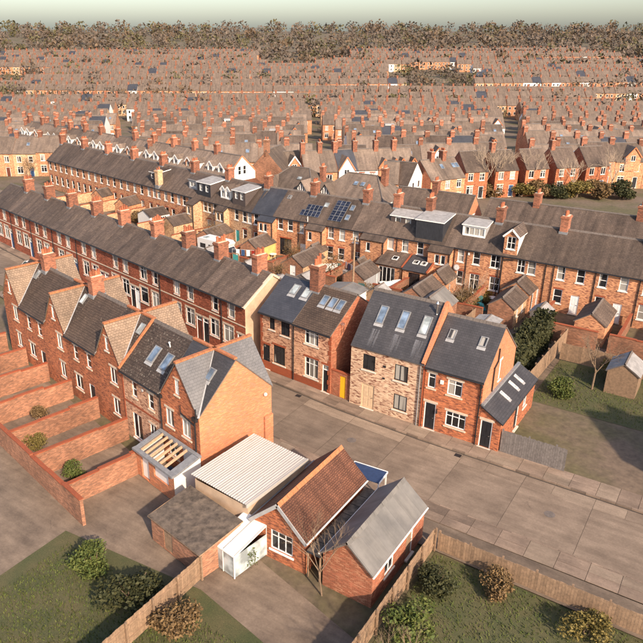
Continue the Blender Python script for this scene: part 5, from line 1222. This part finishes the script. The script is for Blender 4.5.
def far_stuff(S):
    b = MB()
    for yl, x, i, ang in S:
        u, v = CW(x, yl); z = terrain(u, v); a = HEAD+R(ang); ca, sa = math.cos(a), math.sin(a); W = (5.2,5.6,5.0,5.4,5.8,5.2,5.3,5.5)[i]
        m = lambda p: (u+p[0]*ca-p[1]*sa, v+p[0]*sa+p[1]*ca, z+p[2])
        wl = (0,1,2,0,0,2,1,0)[i]
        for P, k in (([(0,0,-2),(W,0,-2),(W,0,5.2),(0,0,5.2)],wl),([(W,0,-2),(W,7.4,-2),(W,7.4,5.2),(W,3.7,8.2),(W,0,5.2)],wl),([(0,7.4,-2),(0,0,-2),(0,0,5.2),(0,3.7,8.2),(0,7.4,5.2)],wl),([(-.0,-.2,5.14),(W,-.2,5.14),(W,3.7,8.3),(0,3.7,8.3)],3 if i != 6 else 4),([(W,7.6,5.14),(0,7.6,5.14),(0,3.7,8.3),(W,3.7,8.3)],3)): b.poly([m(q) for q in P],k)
        for x0, x1, y0, y1, z0, z1, k in ((-.32,.6,3.3,4.1,7.6,9.15,5),(-.38,.66,3.24,4.16,8.92,9.06,5)):
            for P in ([(x0,y0,z0),(x1,y0,z0),(x1,y0,z1),(x0,y0,z1)],[(x1,y0,z0),(x1,y1,z0),(x1,y1,z1),(x1,y0,z1)],[(x0,y0,z1),(x1,y0,z1),(x1,y1,z1),(x0,y1,z1)],[(x0,y1,z0),(x0,y0,z0),(x0,y0,z1),(x0,y1,z1)]): b.poly([m(q) for q in P],k)
        for q in range(4):
            xx = -.3+q*.26; b.poly([m(p) for p in ((xx,3.7,9.15),(xx+.17,3.7,9.15),(xx+.17,3.7,9.42),(xx,3.7,9.42))],6)
        for q in (1.3,3.7):
            for z0 in (1.0,3.3): b.poly([m(p) for p in ((q-.45,-.02,z0),(q+.45,-.02,z0),(q+.45,-.02,z0+1.35),(q-.45,-.02,z0+1.35))],7); b.poly([m(p) for p in ((q-.36,-.03,z0+.1),(q+.36,-.03,z0+.1),(q+.36,-.03,z0+1.25),(q-.36,-.03,z0+1.25))],8)
    return tag(b.obj('far_terraces',['brick_rear','render_white','brick_rear_buff','slate_far','slate_blue','brick_chimney','pot_clay','white_frame','pane_dark']),'faraway rows of small slate-roofed terrace houses with chimneys','houses',kind='stuff')
NIND = 205
for k, (yl, x, i, ang) in enumerate(spots[:NIND]):
    r = protos[i] if not used[i] else copy_tree(protos[i]); used[i] = True
    u, v = CW(x, yl); r.location = (u,v,terrain(u,v)+rf2.choice((0,0,0,-.3,.25,.15))); r.rotation_euler = (0,0,HEAD+R(ang)); r['label'] = FAR_LAB[i]; r['group'] = FAR_GRP[i]
far_stuff(spots[NIND:])

# ------------------------------------------------------------------ vehicles
def wheel_mesh(r=.31, w=.2):
    b = MB(); b.tube((0,-w/2,0),(0,w/2,0),r,n=18); t = b.mesh('tyre',['rubber'])
    b = MB(); b.tube((0,-w/2-.012,0),(0,-w/2+.03,0),r*.62,n=14)
    for k in range(5): b.box(-.02,.02,-w/2-.025,-w/2-.01,-.02,r*.58) if k == 0 else None
    return t, b.mesh('rim',['chrome'])
def car(loc, rz, paint, label, group=None, L=4.1, Wd=1.74, Ht=1.46):
    root = thing('parked_car', label, 'car', loc, rz, group); w = Wd/2
    #      x      half-width belt  z_top  roof half-width
    S = [(-L/2,w*.86,.62,.62,w*.80),(-L/2+.06,w*.94,.80,.80,w*.86),(-L/2+.28,w,.92,.95,w*.84),(-L/2+.85,w,.93,Ht-.04,w*.70),(-.2,w,.93,Ht,w*.74),(.35,w,.93,Ht-.05,w*.72),(1.02,w,.93,.97,w*.82),(L/2-.3,w*.97,.80,.82,w*.80),(L/2-.05,w*.9,.66,.68,w*.74),(L/2,w*.84,.55,.55,w*.70)]
    ring = lambda x,hw,zb,zt,rw: [(x,-hw*.93,.24),(x,-hw,.5),(x,-hw*.985,zb),(x,-rw,zt),(x,0,zt+.03),(x,rw,zt),(x,hw*.985,zb),(x,hw,.5),(x,hw*.93,.24)]
    b = MB(); g = MB(); R_ = [ring(*q) for q in S]
    for i in range(len(S)-1):
        for j in range(8):
            q = [R_[i][j],R_[i+1][j],R_[i+1][j+1],R_[i][j+1]]
            cab = 2 <= i <= 5
            gl = cab and (j in (2,5) or (j in (3,4) and i in (2,5)))
            (g if gl else b).poly(q[::-1], 0, True)
    b.poly(R_[0]); b.poly(R_[-1][::-1])
    bo = b.obj('body', paint, root); g.obj('windows','pane_dark',root)
    b = MB()
    for x in (-.35,.38):
        for sg in (-1,1): b.bar((x,sg*w*.99,.93),(x-.02,sg*w*.745,Ht-.03),.07,.04)
    for sg in (-1,1):
        b.bar((.36,sg*w*.735,Ht-.03),(1.0,sg*w*.9,.96),.06,.05); b.bar((-L/2+.85,sg*w*.72,Ht-.03),(-L/2+.3,sg*w*.9,.96),.1,.05)
    tag(b.obj('pillars', paint, root), kind='stuff')
    t, rm = cached('wheel', wheel_mesh)
    for x in (-L/2+.72,L/2-.78):
        for sg in (-1,1):
            wo = put('wheel', t, root, (x,sg*(w-.11),.31), (0,0,0 if sg < 0 else math.pi)); put('rim', rm, wo)
    for sg in (-1,1):
        b = MB(); b.box(L/2-.16,L/2-.02,sg*w*.68-.16,sg*w*.68+.16,.58,.70); b.obj('headlight','pane_pale',root)
        b = MB(); b.box(-L/2+.01,-L/2+.1,sg*w*.72-.1,sg*w*.72+.1,.64,.84); b.obj('tail_light','tail_red',root)
    return root
for s_, lab, pt in ((-22.6,'dark car parked outside the terrace house with the black and white doors','car_grey'),(-18.0,'dark car parked outside the house with the white front door','black_plastic'),(-8.2,'black car parked outside the red-brown terrace door','black_plastic')):
    x, y = lt(s_,-2.55); car((x,y,0), LTA, pt, lab)
for s_, lab, pt in ((-31,'red car parked by the dark blue terrace doors','car_red'),(-38,'white car parked by the dark blue terrace doors','car_white')):
    x, y = lt(s_,-2.55); car((x,y,0), LTA, pt, lab)
car((3.5,40.9,0), 0, 'car_grey', 'grey car parked at the kerb past the grey board fence')
car((-14,36.6,0), 0, 'car_blue', 'blue car parked beside the garages') if False else None
# motorhome in the back lane
mh = thing('motorhome', 'white motorhome with overcab parked in the back lane', 'motorhome', (-57.2,67.8,0), R(-6))
b = MB(); P = [(-2.75,.45),(-2.75,2.65),(-2.5,2.75),(1.9,2.75),(2.35,2.45),(2.1,1.95),(2.75,1.2),(3.15,1.05),(3.25,.5)]
for sg in (-1,1): b.poly([(x,sg*1.05,z) for x,z in (P if sg < 0 else P[::-1])])
for (x0,z0),(x1,z1) in zip(P,P[1:]): b.poly([(x0,-1.05,z0),(x0,1.05,z0),(x1,1.05,z1),(x1,-1.05,z1)])
b.poly([(-2.75,-1.05,.45),(3.25,-1.05,.5),(3.25,1.05,.5),(-2.75,1.05,.45)]); b.obj('body','car_white',mh)
b = MB(); b.poly([(2.14,-.95,1.92),(2.14,.95,1.92),(2.75,.95,1.24),(2.75,-.95,1.24)][::-1]); b.obj('windscreen','pane_dark',mh); bpy.data.objects['windscreen'].location = (.03,0,.03)
for x0, x1, z0, z1 in ((-2.2,-1.2,1.5,2.1),(-.6,.5,1.5,2.1),(1.6,2.15,1.25,1.8)):
    b = MB(); b.box(x0,x1,-1.075,-1.052,z0,z1); b.obj('side_window','pane_dark',mh)
b = MB(); b.box(-2.7,3.0,-1.062,-1.051,1.0,1.12); b.obj('stripe','car_blue',mh)
for x, y in ((-1.6,-.4),(.3,.2)):
    b = MB(); b.box(x-.35,x+.35,y-.3,y+.3,2.75,2.86); b.obj('roof_vent','pane_pale',mh)
t, rm = cached('wheel', wheel_mesh)
for x in (-1.7,2.2):
    for sg in (-1,1): wo = put('wheel', t, mh, (x,sg*.95,.33), (0,0,0 if sg < 0 else math.pi)); put('rim', rm, wo)

# ------------------------------------------------------------------ plants
def leaf_cloud(seed, n, rx, ry, rz, size, lumps=7):
    r = random.Random(seed); b = MB(); L = [(Vector((r.uniform(-.6,.6)*rx, r.uniform(-.6,.6)*ry, rz*r.uniform(.35,1.35))), r.uniform(.35,.6)) for _ in range(lumps)]
    for _ in range(n):
        c, s = r.choice(L); d = Vector((r.gauss(0,1), r.gauss(0,1), r.gauss(0,1))).normalized()*r.uniform(.55,1.05)
        p = c+Vector((d.x*rx*s, d.y*ry*s, d.z*rz*s))
        if p.z < .02: p.z = r.uniform(.02,.3)
        a = Vector((r.gauss(0,1),r.gauss(0,1),r.gauss(0,.6))).normalized(); e = a.cross(Vector((r.gauss(0,1),r.gauss(0,1),r.gauss(0,1)))).normalized(); q = size*r.uniform(.6,1.4)
        b.poly([p-a*q, p+e*q*.6, p+a*q, p-e*q*.6])
    return b
def twigs(seed, height, spread, depth=4, trunk_r=.09, n0=4):
    r = random.Random(seed); T = MB(); B_ = MB()
    def grow(p, d, l, rad, k, mb):
        q = p+d*l; mb.tube(p, q, rad, rad*.62, 5 if k > 1 else 3, caps=False)
        if k == 0: return
        for _ in range(r.choice((2,3,3)) if k > 1 else 3):
            nd_ = (d+Vector((r.gauss(0,1),r.gauss(0,1),r.gauss(.25,.6)))*spread).normalized()
            grow(p+d*l*r.uniform(.55,1.0), nd_, l*r.uniform(.58,.8), rad*.55, k-1, B_)
    p = Vector((0,0,-.15)); d = Vector((r.gauss(0,.06),r.gauss(0,.06),1)).normalized(); l = height*.34
    T.tube(p, p+d*l, trunk_r, trunk_r*.75, 8)
    for i in range(n0):
        a = 2*math.pi*i/n0+r.uniform(-.4,.4); nd_ = Vector((math.cos(a)*.55,math.sin(a)*.55,1)).normalized()
        grow(p+d*l*r.uniform(.8,1.0), nd_, height*.27, trunk_r*.6, depth, B_)
    return T, B_
def shrub(x, y, z, sx, sz, kind, label, group=None, seed=0, n=900):
    def mk(): return leaf_cloud(900+seed%4, int(n*1.9), 1.0, 1.0, .62, .062, 11).mesh('foliage',[kind])
    def ms():
        b = MB(); r = random.Random(3)
        for _ in range(7): b.tube((r.uniform(-.15,.15),r.uniform(-.15,.15),-.1),(r.uniform(-.5,.5),r.uniform(-.5,.5),.8),.03,.012,5)
        return b.mesh('stems',['bark'])
    o = thing('shrub', label, 'shrub', (x,y,z), rnd.uniform(0,6), group); o.scale = (sx,sx,sz)
    put('foliage', cached(('shrub',seed%4,kind,n), mk), o); put('stems', cached('stems', ms), o); return o
def bare_tree(x, y, z, height, label, bark='bark', group=None, seed=0, depth=4, leaf=None, spread=.42, tr=None):
    def mk():
        T, B_ = twigs(seed, 6.0, spread, depth, tr or .10); return T.mesh('trunk',[bark]), B_.mesh('crown',[bark])
    t, c = cached(('tree',seed,bark,depth,spread,tr), mk); o = thing('bare_tree', label, 'tree', (x,y,z), rnd.uniform(0,6), group); o.scale = (height/6,)*3
    put('trunk', t, o); put('crown', c, o)
    if leaf: put('leaves', cached(('tl',seed,leaf), lambda: leaf_cloud(seed,900,2.0,2.0,1.8,.09,10).mesh('leaves',[leaf])), o, (0,0,1.6))
    return o
bare_tree(-14.35,24.6,0,5.6,'bare winter tree with fine twigs in front of the clay tiled roof','bark',seed=1,depth=5,spread=.36,tr=.055)
def at(px_, py_, z=0): p = G(px_, py_, z); return p[0], p[1], terrain(p[0],p[1])
# overgrown garden behind the pale brick house
for k, (px_, py_, h_) in enumerate(((452,305,4.2),(461,302,3.6),(470,306,4.6),(478,300,3.4),(446,299,3.0))):
    bare_tree(*at(px_,py_), h_, 'slender bare tree in the overgrown garden below the French doors', 'bark_pale', 'slender trees of the overgrown garden', seed=10+k%3, depth=4, spread=.30, tr=.05)
for k, (px_, py_, s_, c_) in enumerate(((449,307,1.3,'leaf_olive'),(458,311,1.5,'leaf_olive'),(466,300,1.1,'leaf_brown'),(474,309,1.2,'leaf_olive'),(482,303,1.0,'leaf_olive'),(443,303,1.0,'leaf_brown'))):
    shrub(*at(px_,py_), s_, s_, c_, ('olive' if c_ == 'leaf_olive' else 'brown')+' scrub filling the overgrown garden below the French doors', ('olive' if c_ == 'leaf_olive' else 'brown')+' scrub of the overgrown garden', seed=k)
shrub(*at(486,296), 1.1, 1.3, 'leaf_yellow', 'yellow flowering shrub by the French doors', seed=2, n=500)
shrub(*at(507,296), 1.1, 2.2, 'leaf_dark', 'dark climbing shrub against the rear terrace wall', seed=1)
shrub(*at(334,262), 1.4, 1.6, 'leaf_olive', 'olive shrub below the tall block of solar panels', seed=3)
shrub(*at(317,262), 1.2, 1.2, 'leaf_brown', 'brown shrub in the yard below the solar panels', seed=0)
shrub(*at(345,262), 1.3, 1.5, 'leaf_green', 'green shrub beside the tall block of solar panels', seed=2)
shrub(*at(296,256), 1.1, .9, 'leaf_brown', 'low brown shrub outside the dark patio doors', seed=1)
shrub(*at(222,241), 1.7, 1.9, 'leaf_olive', 'large olive shrub beside the white motorhome', seed=2)
for k, (px_, py_) in enumerate(((184,243),(190,244),(196,245))): shrub(*at(px_,py_), 1.4, 1.4, 'leaf_dark', 'dark green bush behind the red terrace chimneys', 'dark bushes behind the red terrace', seed=k)
shrub(*at(140,222), 1.6, 1.8, 'leaf_brown', 'russet bush by the glazed porch yard', seed=3)
# garden behind the right-hand house: tall dark hedge
hd = thing('garden_hedge', 'tall dark evergreen hedge behind the orange gable', 'hedge', (-13.9,53.2,0))
r = random.Random(9); b = MB()
for _ in range(9000):
    f = r.random(); p = Vector((r.uniform(-1.1,1.1)*(1+.12*math.sin(f*19)), f*12.5, 0)); top = 3.0+.35*math.sin(f*13)+.2*math.sin(f*41)
    e = r.random(); p.z = top*e if abs(p.x) > .8 else top*r.uniform(.75,1.03)
    a = Vector((r.gauss(0,1),r.gauss(0,1),r.gauss(0,1))).normalized(); c = a.cross(Vector((r.gauss(0,1),r.gauss(0,1),r.gauss(0,1)))).normalized(); q = .14*r.uniform(.6,1.4); b.poly([p-a*q,p+c*q*.7,p+a*q,p-c*q*.7])
b.obj('foliage','leaf_dark',hd); b = MB(); b.box(-.85,.85,0,12.4,0,2.5); b.obj('core','leaf_dark',hd)
# trees and bushes beyond the brick row
for k, (px_, py_, s_, sz_, c_) in enumerate(((441,190,2.6,2.6,'leaf_dark'),(449,192,2.8,2.2,'leaf_brown'),(459,193,3.0,2.2,'leaf_olive'),(469,194,2.8,2.0,'leaf_olive'),(478,196,2.2,2.6,'leaf_brown'),(487,193,2.8,3.4,'leaf_olive'),(453,189,3.0,3.6,'leaf_brown'),(463,190,3.2,3.2,'leaf_olive'),(494,196,2.6,2.6,'leaf_brown'),(506,194,2.4,3.0,'leaf_dark'),(520,196,3.0,2.4,'leaf_olive'),(538,196,3,3,'leaf_brown'),(556,197,3,2.4,'leaf_dark'),(575,197,3,3,'leaf_olive'),(600,198,3,3,'leaf_brown'),(622,198,3,3,'leaf_dark'))):
    shrub(*at(px_,py_), s_, sz_, c_, {'leaf_dark':'dark evergreen','leaf_brown':'russet winter','leaf_olive':'olive green'}[c_]+' thicket growing below the brick row', {'leaf_dark':'dark','leaf_brown':'russet','leaf_olive':'olive'}[c_]+' thickets below the brick row', seed=k, n=1600)
for k, (px_, py_, h_) in enumerate(((484,197,9.5),(490,196,10.5),(497,195,9),(455,188,8),(470,191,8.5),(477,194,9),(530,195,9),(570,196,8),(610,196,9))):
    bare_tree(*at(px_,py_), h_, 'tall bare tree with pale trunk above the thickets', 'bark_pale', 'bare trees above the thickets', seed=20+k%3, depth=5, spread=.36)
# trees between the distant rows and the wooded rise behind them
tr_ = random.Random(4)
for k in range(46):
    yy = tr_.uniform(140,310); x = tr_.uniform(-.42,.52)*yy; u, v = CW(x,yy)
    bare_tree(u,v,terrain(u,v),tr_.uniform(5,7.5),''+('russet' if k%2 else 'bare')+' garden tree among the distant slate rows','bark',('russet' if k%2 else 'bare')+' garden trees among the distant rows',seed=30+k%3,depth=4,leaf='leaf_brown' if k%2 else None)
def woodland():
    b = MB(); r = random.Random(12)
    for _ in range(2300):
        yy = r.uniform(322,640) if r.random() < .45 else r.uniform(600,1000)
        x = r.uniform(-.55,.65)*yy; u, v = CW(x,yy)
        k = 1+(yy-340)/220 if yy > 340 else 1; x0 = x/k
        z = terrain(u,v)-.5; R0 = r.uniform(2.2,4.6)*(1+yy/1500); m = r.choice((0,1,1,1,2))
        for _ in range(90 if yy < 480 else 40):
            d = Vector((r.gauss(0,1),r.gauss(0,1),r.gauss(0,1))).normalized()*R0*r.uniform(.5,1.05); p = Vector((u,v,z+R0*.95))+Vector((d.x,d.y,d.z*.95))
            a = Vector((r.gauss(0,1),r.gauss(0,1),r.gauss(0,1))).normalized(); c = a.cross(Vector((r.gauss(0,1),r.gauss(0,1),r.gauss(0,1)))).normalized(); q = R0*(.15 if yy < 480 else .24)*r.uniform(.5,1.3); b.poly([p-a*q,p+c*q*.7,p+a*q,p-c*q*.7],m)
    return tag(b.obj('woodland',['wood_russet','wood_grey','wood_olive']),'brown winter woodland on the rise behind the town','woodland',kind='stuff')
woodland()

# ------------------------------------------------------------------ yards around the near houses
sheet('near_yards', [(-62,20),(-5,12),(-9,22.4),(-25.5,26.6),(-62,36)], -.05, 'yard_paving')
for k in range(7):
    a = nl(-4.4-4.3*k); c = nl(-4.4-4.3*k,-7.5); ywall((c[0],c[1]),(a[0]-.05,a[1]-.3),1.7,'brick wall dividing the small yards behind the near row',group='yard walls of the near row')
a, c = nl(-36,-7.6), nl(-2.0,-7.6); ywall(a,c,1.8,'long brick wall closing the yards behind the near row',group=None)
for k, (s_, d_, c_) in enumerate(((-7,-5.5,'leaf_green'),(-12,-6,'leaf_olive'),(-16,-4,'leaf_brown'),(-21,-6,'leaf_green'))):
    x, y = nl(s_,d_); shrub(x,y,0,.9,1.1,c_,{'leaf_green':'green','leaf_olive':'olive','leaf_brown':'brown'}[c_]+' shrub in a small yard of the near row',{'leaf_green':'green','leaf_olive':'olive','leaf_brown':'brown'}[c_]+' yard shrubs of the near row',seed=k)
shrub(-19.4,24.2,0,.8,1.3,'leaf_green','green climber beside the outbuilding window',seed=3)
def bin_(x, y, rz, mat, label, group=None):
    b_ = thing('wheelie_bin', label, 'bin', (x,y,0), rz, group)
    b = MB(); P0 = [(-.22,-.25),(.22,-.25),(.22,.25),(-.22,.25)]; P1 = [(-.28,-.34),(.28,-.34),(.28,.32),(-.28,.32)]
    for i in range(4): b.poly([(*P0[i],.05),(*P0[(i+1)%4],.05),(*P1[(i+1)%4],.98),(*P1[i],.98)])
    b.obj('tub',mat,b_); b = MB(); b.box(-.3,.3,-.37,.36,.98,1.06); b.obj('lid',mat,b_)
    for sx in (-.2,.2):
        b = MB(); b.tube((sx-.04,.27,.1),(sx+.04,.27,.1),.1,n=10); b.obj('wheel','rubber',b_)
for k, (u, v) in enumerate(((-47.1,69),(-41.0,72.2),(-39.2,70.6),(-22.3,71.0),(-15.1,70.5),(-54.7,71.3),(-30.0,67.5))): bin_(u,v,k*.7,'teal_paint' if k%2 else 'grey_cladding',('dark green' if k%2 else 'grey')+' wheelie bin standing in a back yard',('green' if k%2 else 'grey')+' yard bins')
# ------------------------------------------------------------------ the rest of the street on the right, gardens and lawns
def m_grass():
    m, nt, p = newmat('grass'); p.inputs['Roughness'].default_value = .9; w = coords(nt,'Object',rand=False)
    n1 = noise(nt,w,.5,5,.65); n2 = noise(nt,w,14,4,.7)
    col = mixc(nt, ramp(nt,n1,.35,.65), (.060,.068,.022), (.105,.088,.036)); col = mixc(nt,1.0,col,ramp(nt,n2,.3,.7,(.6,.6,.6),(1.3,1.3,1.3)),'MULTIPLY')
    nt.links.new(col,p.inputs['Base Color']); bump(nt,p,n2,.6,.04)
m_grass()
for k, (x0, x1) in enumerate(((4.2,8.5),(8.5,12.8),(18.4,22.7),(22.7,27.0))):
    h = House('semi_detached_house', ('red brick semi with cream window heads past the grey board fence','speckled brick semi with charcoal roof past the grey board fence','red brick semi at the far end of the street','speckled brick semi at the far end of the street')[k], 'house', (x0,43.6,0), 0, x1-x0, 7.0, 5.4, 8.1,
        wall='brick_front_red' if k%2 == 0 else 'brick_speckled', gable='brick_orange', gable_l='brick_gable_red', roof='slate_brown' if k%2 == 0 else 'slate_charcoal', oh=.15, seed=700+k,
        front=[Wn(1.1,3.6,1.0,1.4,'case2t',pane=pm_,**SW),Wn(3.1,3.6,1.0,1.4,'case2t',pane=pd,**SW),Wn(1.5,.95,1.5,1.5,'case3t',pane=pd,**SW),Dr(3.5,.9,2.2,leaf='blue_paint' if k%2 else 'brown_door',lintel='stone_trim')])
    if k%2: h.ch(.0,w=1.1,d=.8,h=1.6,pots=4)
    h.pipe(.12)
sheet('lawn', [(-11.4,52.6),(22,52.6),(22,61.4),(-11.2,62.0)], -.046, 'grass')
sheet('lawn', [(-10.6,14.5),(14,14.5),(14,31.2),(-10.6,31.2)], -.046, 'grass')
sheet('lawn', [(-30,2),(-11,2),(-11,19.5),(-20,21.2),(-30,20.2)], -.042, 'grass')
def blades():
    b = MB(); r = random.Random(21); regs = ((-11.2,16,52.8,61.2,5000),(-10.5,12,16,31,14000),(-29,-11.5,6,19.5,14000))
    for x0, x1, y0, y1, n in regs:
        for _ in range(n):
            x, y = r.uniform(x0,x1), r.uniform(y0,y1); a = r.uniform(0,6.3); h_ = r.uniform(.05,.16); w_ = .03
            b.poly([(x-w_*math.cos(a),y-w_*math.sin(a),-.045),(x+w_*math.cos(a),y+w_*math.sin(a),-.045),(x+r.gauss(0,.05),y+r.gauss(0,.05),h_)])
    return tag(b.obj('grass_tufts',['leaf_green']),'rough grass tufts on the garden lawns','grass',kind='stuff')
blades()
yfence((-11.3,61.9),(16,61.5),1.7,'brown board fence closing the long back gardens')
yfence((3.4,51.0),(3.4,61.4),1.7,'brown board fence between two back lawns')
yfence((-10.8,31.3),(-10.8,17.0),1.6,'brown board fence beside the pale grey garage roof')
yfence((-10.6,31.4),(9,31.3),1.3,'low brown board fence along the road verge')
yfence((-20.5,21.8),(-20.5,8.0),1.6,'brown board fence below the white greenhouse')
for k, (x, y, s_, c_) in enumerate(((-9.2,55,1.3,'leaf_green'),(-6,60.4,1.6,'leaf_olive'),(1,59.8,1.5,'leaf_dark'),(8,60,1.4,'leaf_brown'),(-9.4,28.5,1.2,'leaf_dark'),(-9.2,24.5,1.5,'leaf_green'),(-6.4,30,1.1,'leaf_brown'),(-2,30,1.2,'leaf_olive'),(3,30.1,1.3,'leaf_dark'),(-13,18,1.3,'leaf_olive'),(-19,18,1.4,'leaf_brown'),(-22.5,18.5,1.6,'leaf_dark'),(-26,19,1.3,'leaf_green'))):
    nm = {'leaf_dark':'dark evergreen','leaf_brown':'russet','leaf_olive':'olive','leaf_green':'green'}[c_]
    shrub(x,y,0,s_,s_*1.1,c_,nm+' shrub edging a garden lawn',nm+' shrubs edging the lawns',seed=k,n=1400)
for k, (x, y, h_) in enumerate(((-7.5,57.5,5.5),(5.5,57,6.5),(-8,20.5,5))): bare_tree(x,y,0,h_,'spreading bare tree on a garden lawn','bark','bare trees on the lawns',seed=40+k,depth=5)
outb(-4.2,57.6,2.4,3.0,2.0,2.8,'timber garden shed on the back lawn',wall='timber_fence',roof='flat_felt',name='shed',seed=720)
# ------------------------------------------------------------------ clutter of the back yards
yc = random.Random(31)
def clutter_spot(k): return [(-52.8,70.9),(-47.4,71.6),(-45.6,69.6),(-40.9,69.4),(-38.6,67.6),(-37.4,71.8),(-31.2,69.8),(-29.6,66.9),(-24.2,71.4),(-22.2,68.4),(-20.6,70.4),(-14.2,69.2),(-57.6,73.0),(-60.8,73.2),(-64.4,73.4),(-66.8,74.6),(-71.2,75.6)][k]
for k in range(17):
    x, y = clutter_spot(k); c_ = ('leaf_brown','leaf_olive','leaf_green')[k%3]; nm = {'leaf_brown':'russet','leaf_olive':'olive','leaf_green':'green'}[c_]
    shrub(x,y,0,yc.uniform(.5,1.0),yc.uniform(.7,1.4),c_,'small '+nm+' bush in a walled back yard','small '+nm+' bushes of the back yards',seed=k,n=500)
for k, (x, y, h_) in enumerate(((-46.6,70.6,4.2),(-39.6,68.2,4.6),(-22.8,67.0,4.4),(-61.6,71.8,4.6),(-69.4,70.0,4.0),(-32.8,63.6,3.6),(-44.6,63.8,3.8))):
    bare_tree(x,y,0,h_,'small russet-leaved tree in a walled back yard','bark','small russet yard trees',seed=50+k%3,depth=4,leaf='leaf_brown',tr=.07)
def patio_set(x, y, rz, label):
    t = thing('garden_table', label, 'table', (x,y,0), rz, 'white garden tables of the yards')
    b = MB(); b.tube((0,0,.70),(0,0,.73),.5,n=14); b.obj('table_top','white_paint',t)
    for a in range(3):
        b = MB(); b.bar((.35*math.cos(a*2.1),.35*math.sin(a*2.1),0),(.2*math.cos(a*2.1),.2*math.sin(a*2.1),.7),.04,.04); b.obj('leg','white_paint',t)
for x, y in ((-51.0,71.9),(-33.6,70.0),(-21.2,72.4),(-65.4,71.6)): patio_set(x,y,yc.uniform(0,3),'round white garden table in a walled back yard')
def tarp(x, y, w, d, mat, label):
    t = thing('covered_pile', label, 'covered pile', (x,y,0), yc.uniform(0,3)); b = MB(); n = 6
    z = lambda i, j: 0 if i in (0,n) or j in (0,n) else .35+.4*math.sin(math.pi*i/n)*math.sin(math.pi*j/n)+yc.uniform(-.06,.06)
    Q = [[(w*(i/n-.5),d*(j/n-.5),z(i,j)) for j in range(n+1)] for i in range(n+1)]
    for i in range(n):
        for j in range(n): b.poly([Q[i][j],Q[i+1][j],Q[i+1][j+1],Q[i][j+1]],0,True)
    b.obj('tarpaulin',mat,t)
tarp(-21.9,70.0,1.4,1.1,'bright_teal','teal plastic sheet over a pile below the French doors')
tarp(-43.0,64.6,2.0,1.4,'white_paint','white plastic sheet over a pile by the back lane')
tarp(-55.6,70.2,1.6,1.2,'blue_paint','dark blue sheet over a pile near the motorhome')
def wash_line(p0, p1, label):
    t = thing('washing_line', label, 'washing line', (0,0,0))
    for p in (p0,p1):
        b = MB(); b.tube((*p,0),(*p,2.1),.03,n=6); b.obj('post','grey_cladding',t)
    b = MB(); b.tube((*p0,2.05),(*p1,2.05),.012,n=4); b.obj('line','white_paint',t)
    for k, m in enumerate(('white_paint','blue_paint','white_paint','car_red')):
        a = .15+.2*k; x, y = p0[0]+(p1[0]-p0[0])*a, p0[1]+(p1[1]-p0[1])*a; x2, y2 = p0[0]+(p1[0]-p0[0])*(a+.13), p0[1]+(p1[1]-p0[1])*(a+.13)
        b = MB(); b.poly([(x,y,1.2),(x2,y2,1.25),(x2,y2,2.04),(x,y,2.04)]); b.poly([(x,y+.02,2.04),(x2,y2+.02,2.04),(x2,y2+.02,1.25),(x,y+.02,1.2)]); b.obj('garment',m,t)
wash_line((-54.2,67.2),(-50.9,68.4),'washing line with hanging clothes by the yellow-walled yard building')
wash_line((-39.8,71.2),(-36.9,69.4),'washing line with hanging clothes by the tiny brick outhouse')
for k, (u, v, w_, d_, m_) in enumerate(((-30.4,63.0,1.8,2.2,'timber_fence'),(-47.6,62.6,2.0,2.4,'timber_fence'),(-39.2,62.4,2.2,2.6,'grey_fence'),(-55.2,64.2,1.9,2.4,'timber_fence'),(-14.0,67.4,1.8,2.0,'grey_fence'))):
    outb(u,v,w_,d_,1.9,2.5,('brown' if m_ == 'timber_fence' else 'grey')+' timber garden shed standing by the back lane',wall=m_,roof='flat_felt',name='shed',seed=800+k,group=('brown' if m_ == 'timber_fence' else 'grey')+' sheds along the back lane')
# low white walls of the yards below the solar roofs
ywall((-43.6,69.0),(-41.0,71.8),1.1,'low white-painted yard wall below the tall solar panels',mat='white_paint',group=None,cop='white_paint')
ywall((-32.9,68.6),(-31.6,70.4),1.3,'short white-painted yard wall by the white folding doors',mat='white_paint',group=None,cop='white_paint')
ywall((-67.6,73.6),(-64.2,72.9),1.4,'pale rendered yard wall below the buff brick wing',mat='render_white',group=None)

# drains and covers in the carriageway
for u in (-27.5,-13.2,-44):
    b = MB(); b.box(-.24,.24,-.2,.2,-.02,.012); 
    for k in range(6): b.box(-.2+.07*k,-.165+.07*k,-.16,.16,.012,.02)
    b.obj('drain_grate','black_plastic',road,(u,vk(u)-.42,0))
for u, d in ((-20.5,3.2),(-38,2.6),(-6,3.4)):
    b = MB(); b.tube((0,0,-.02),(0,0,.011),.34,n=18); b.obj('manhole_cover','ridge_grey',road,(u,vk(u)-d,0))
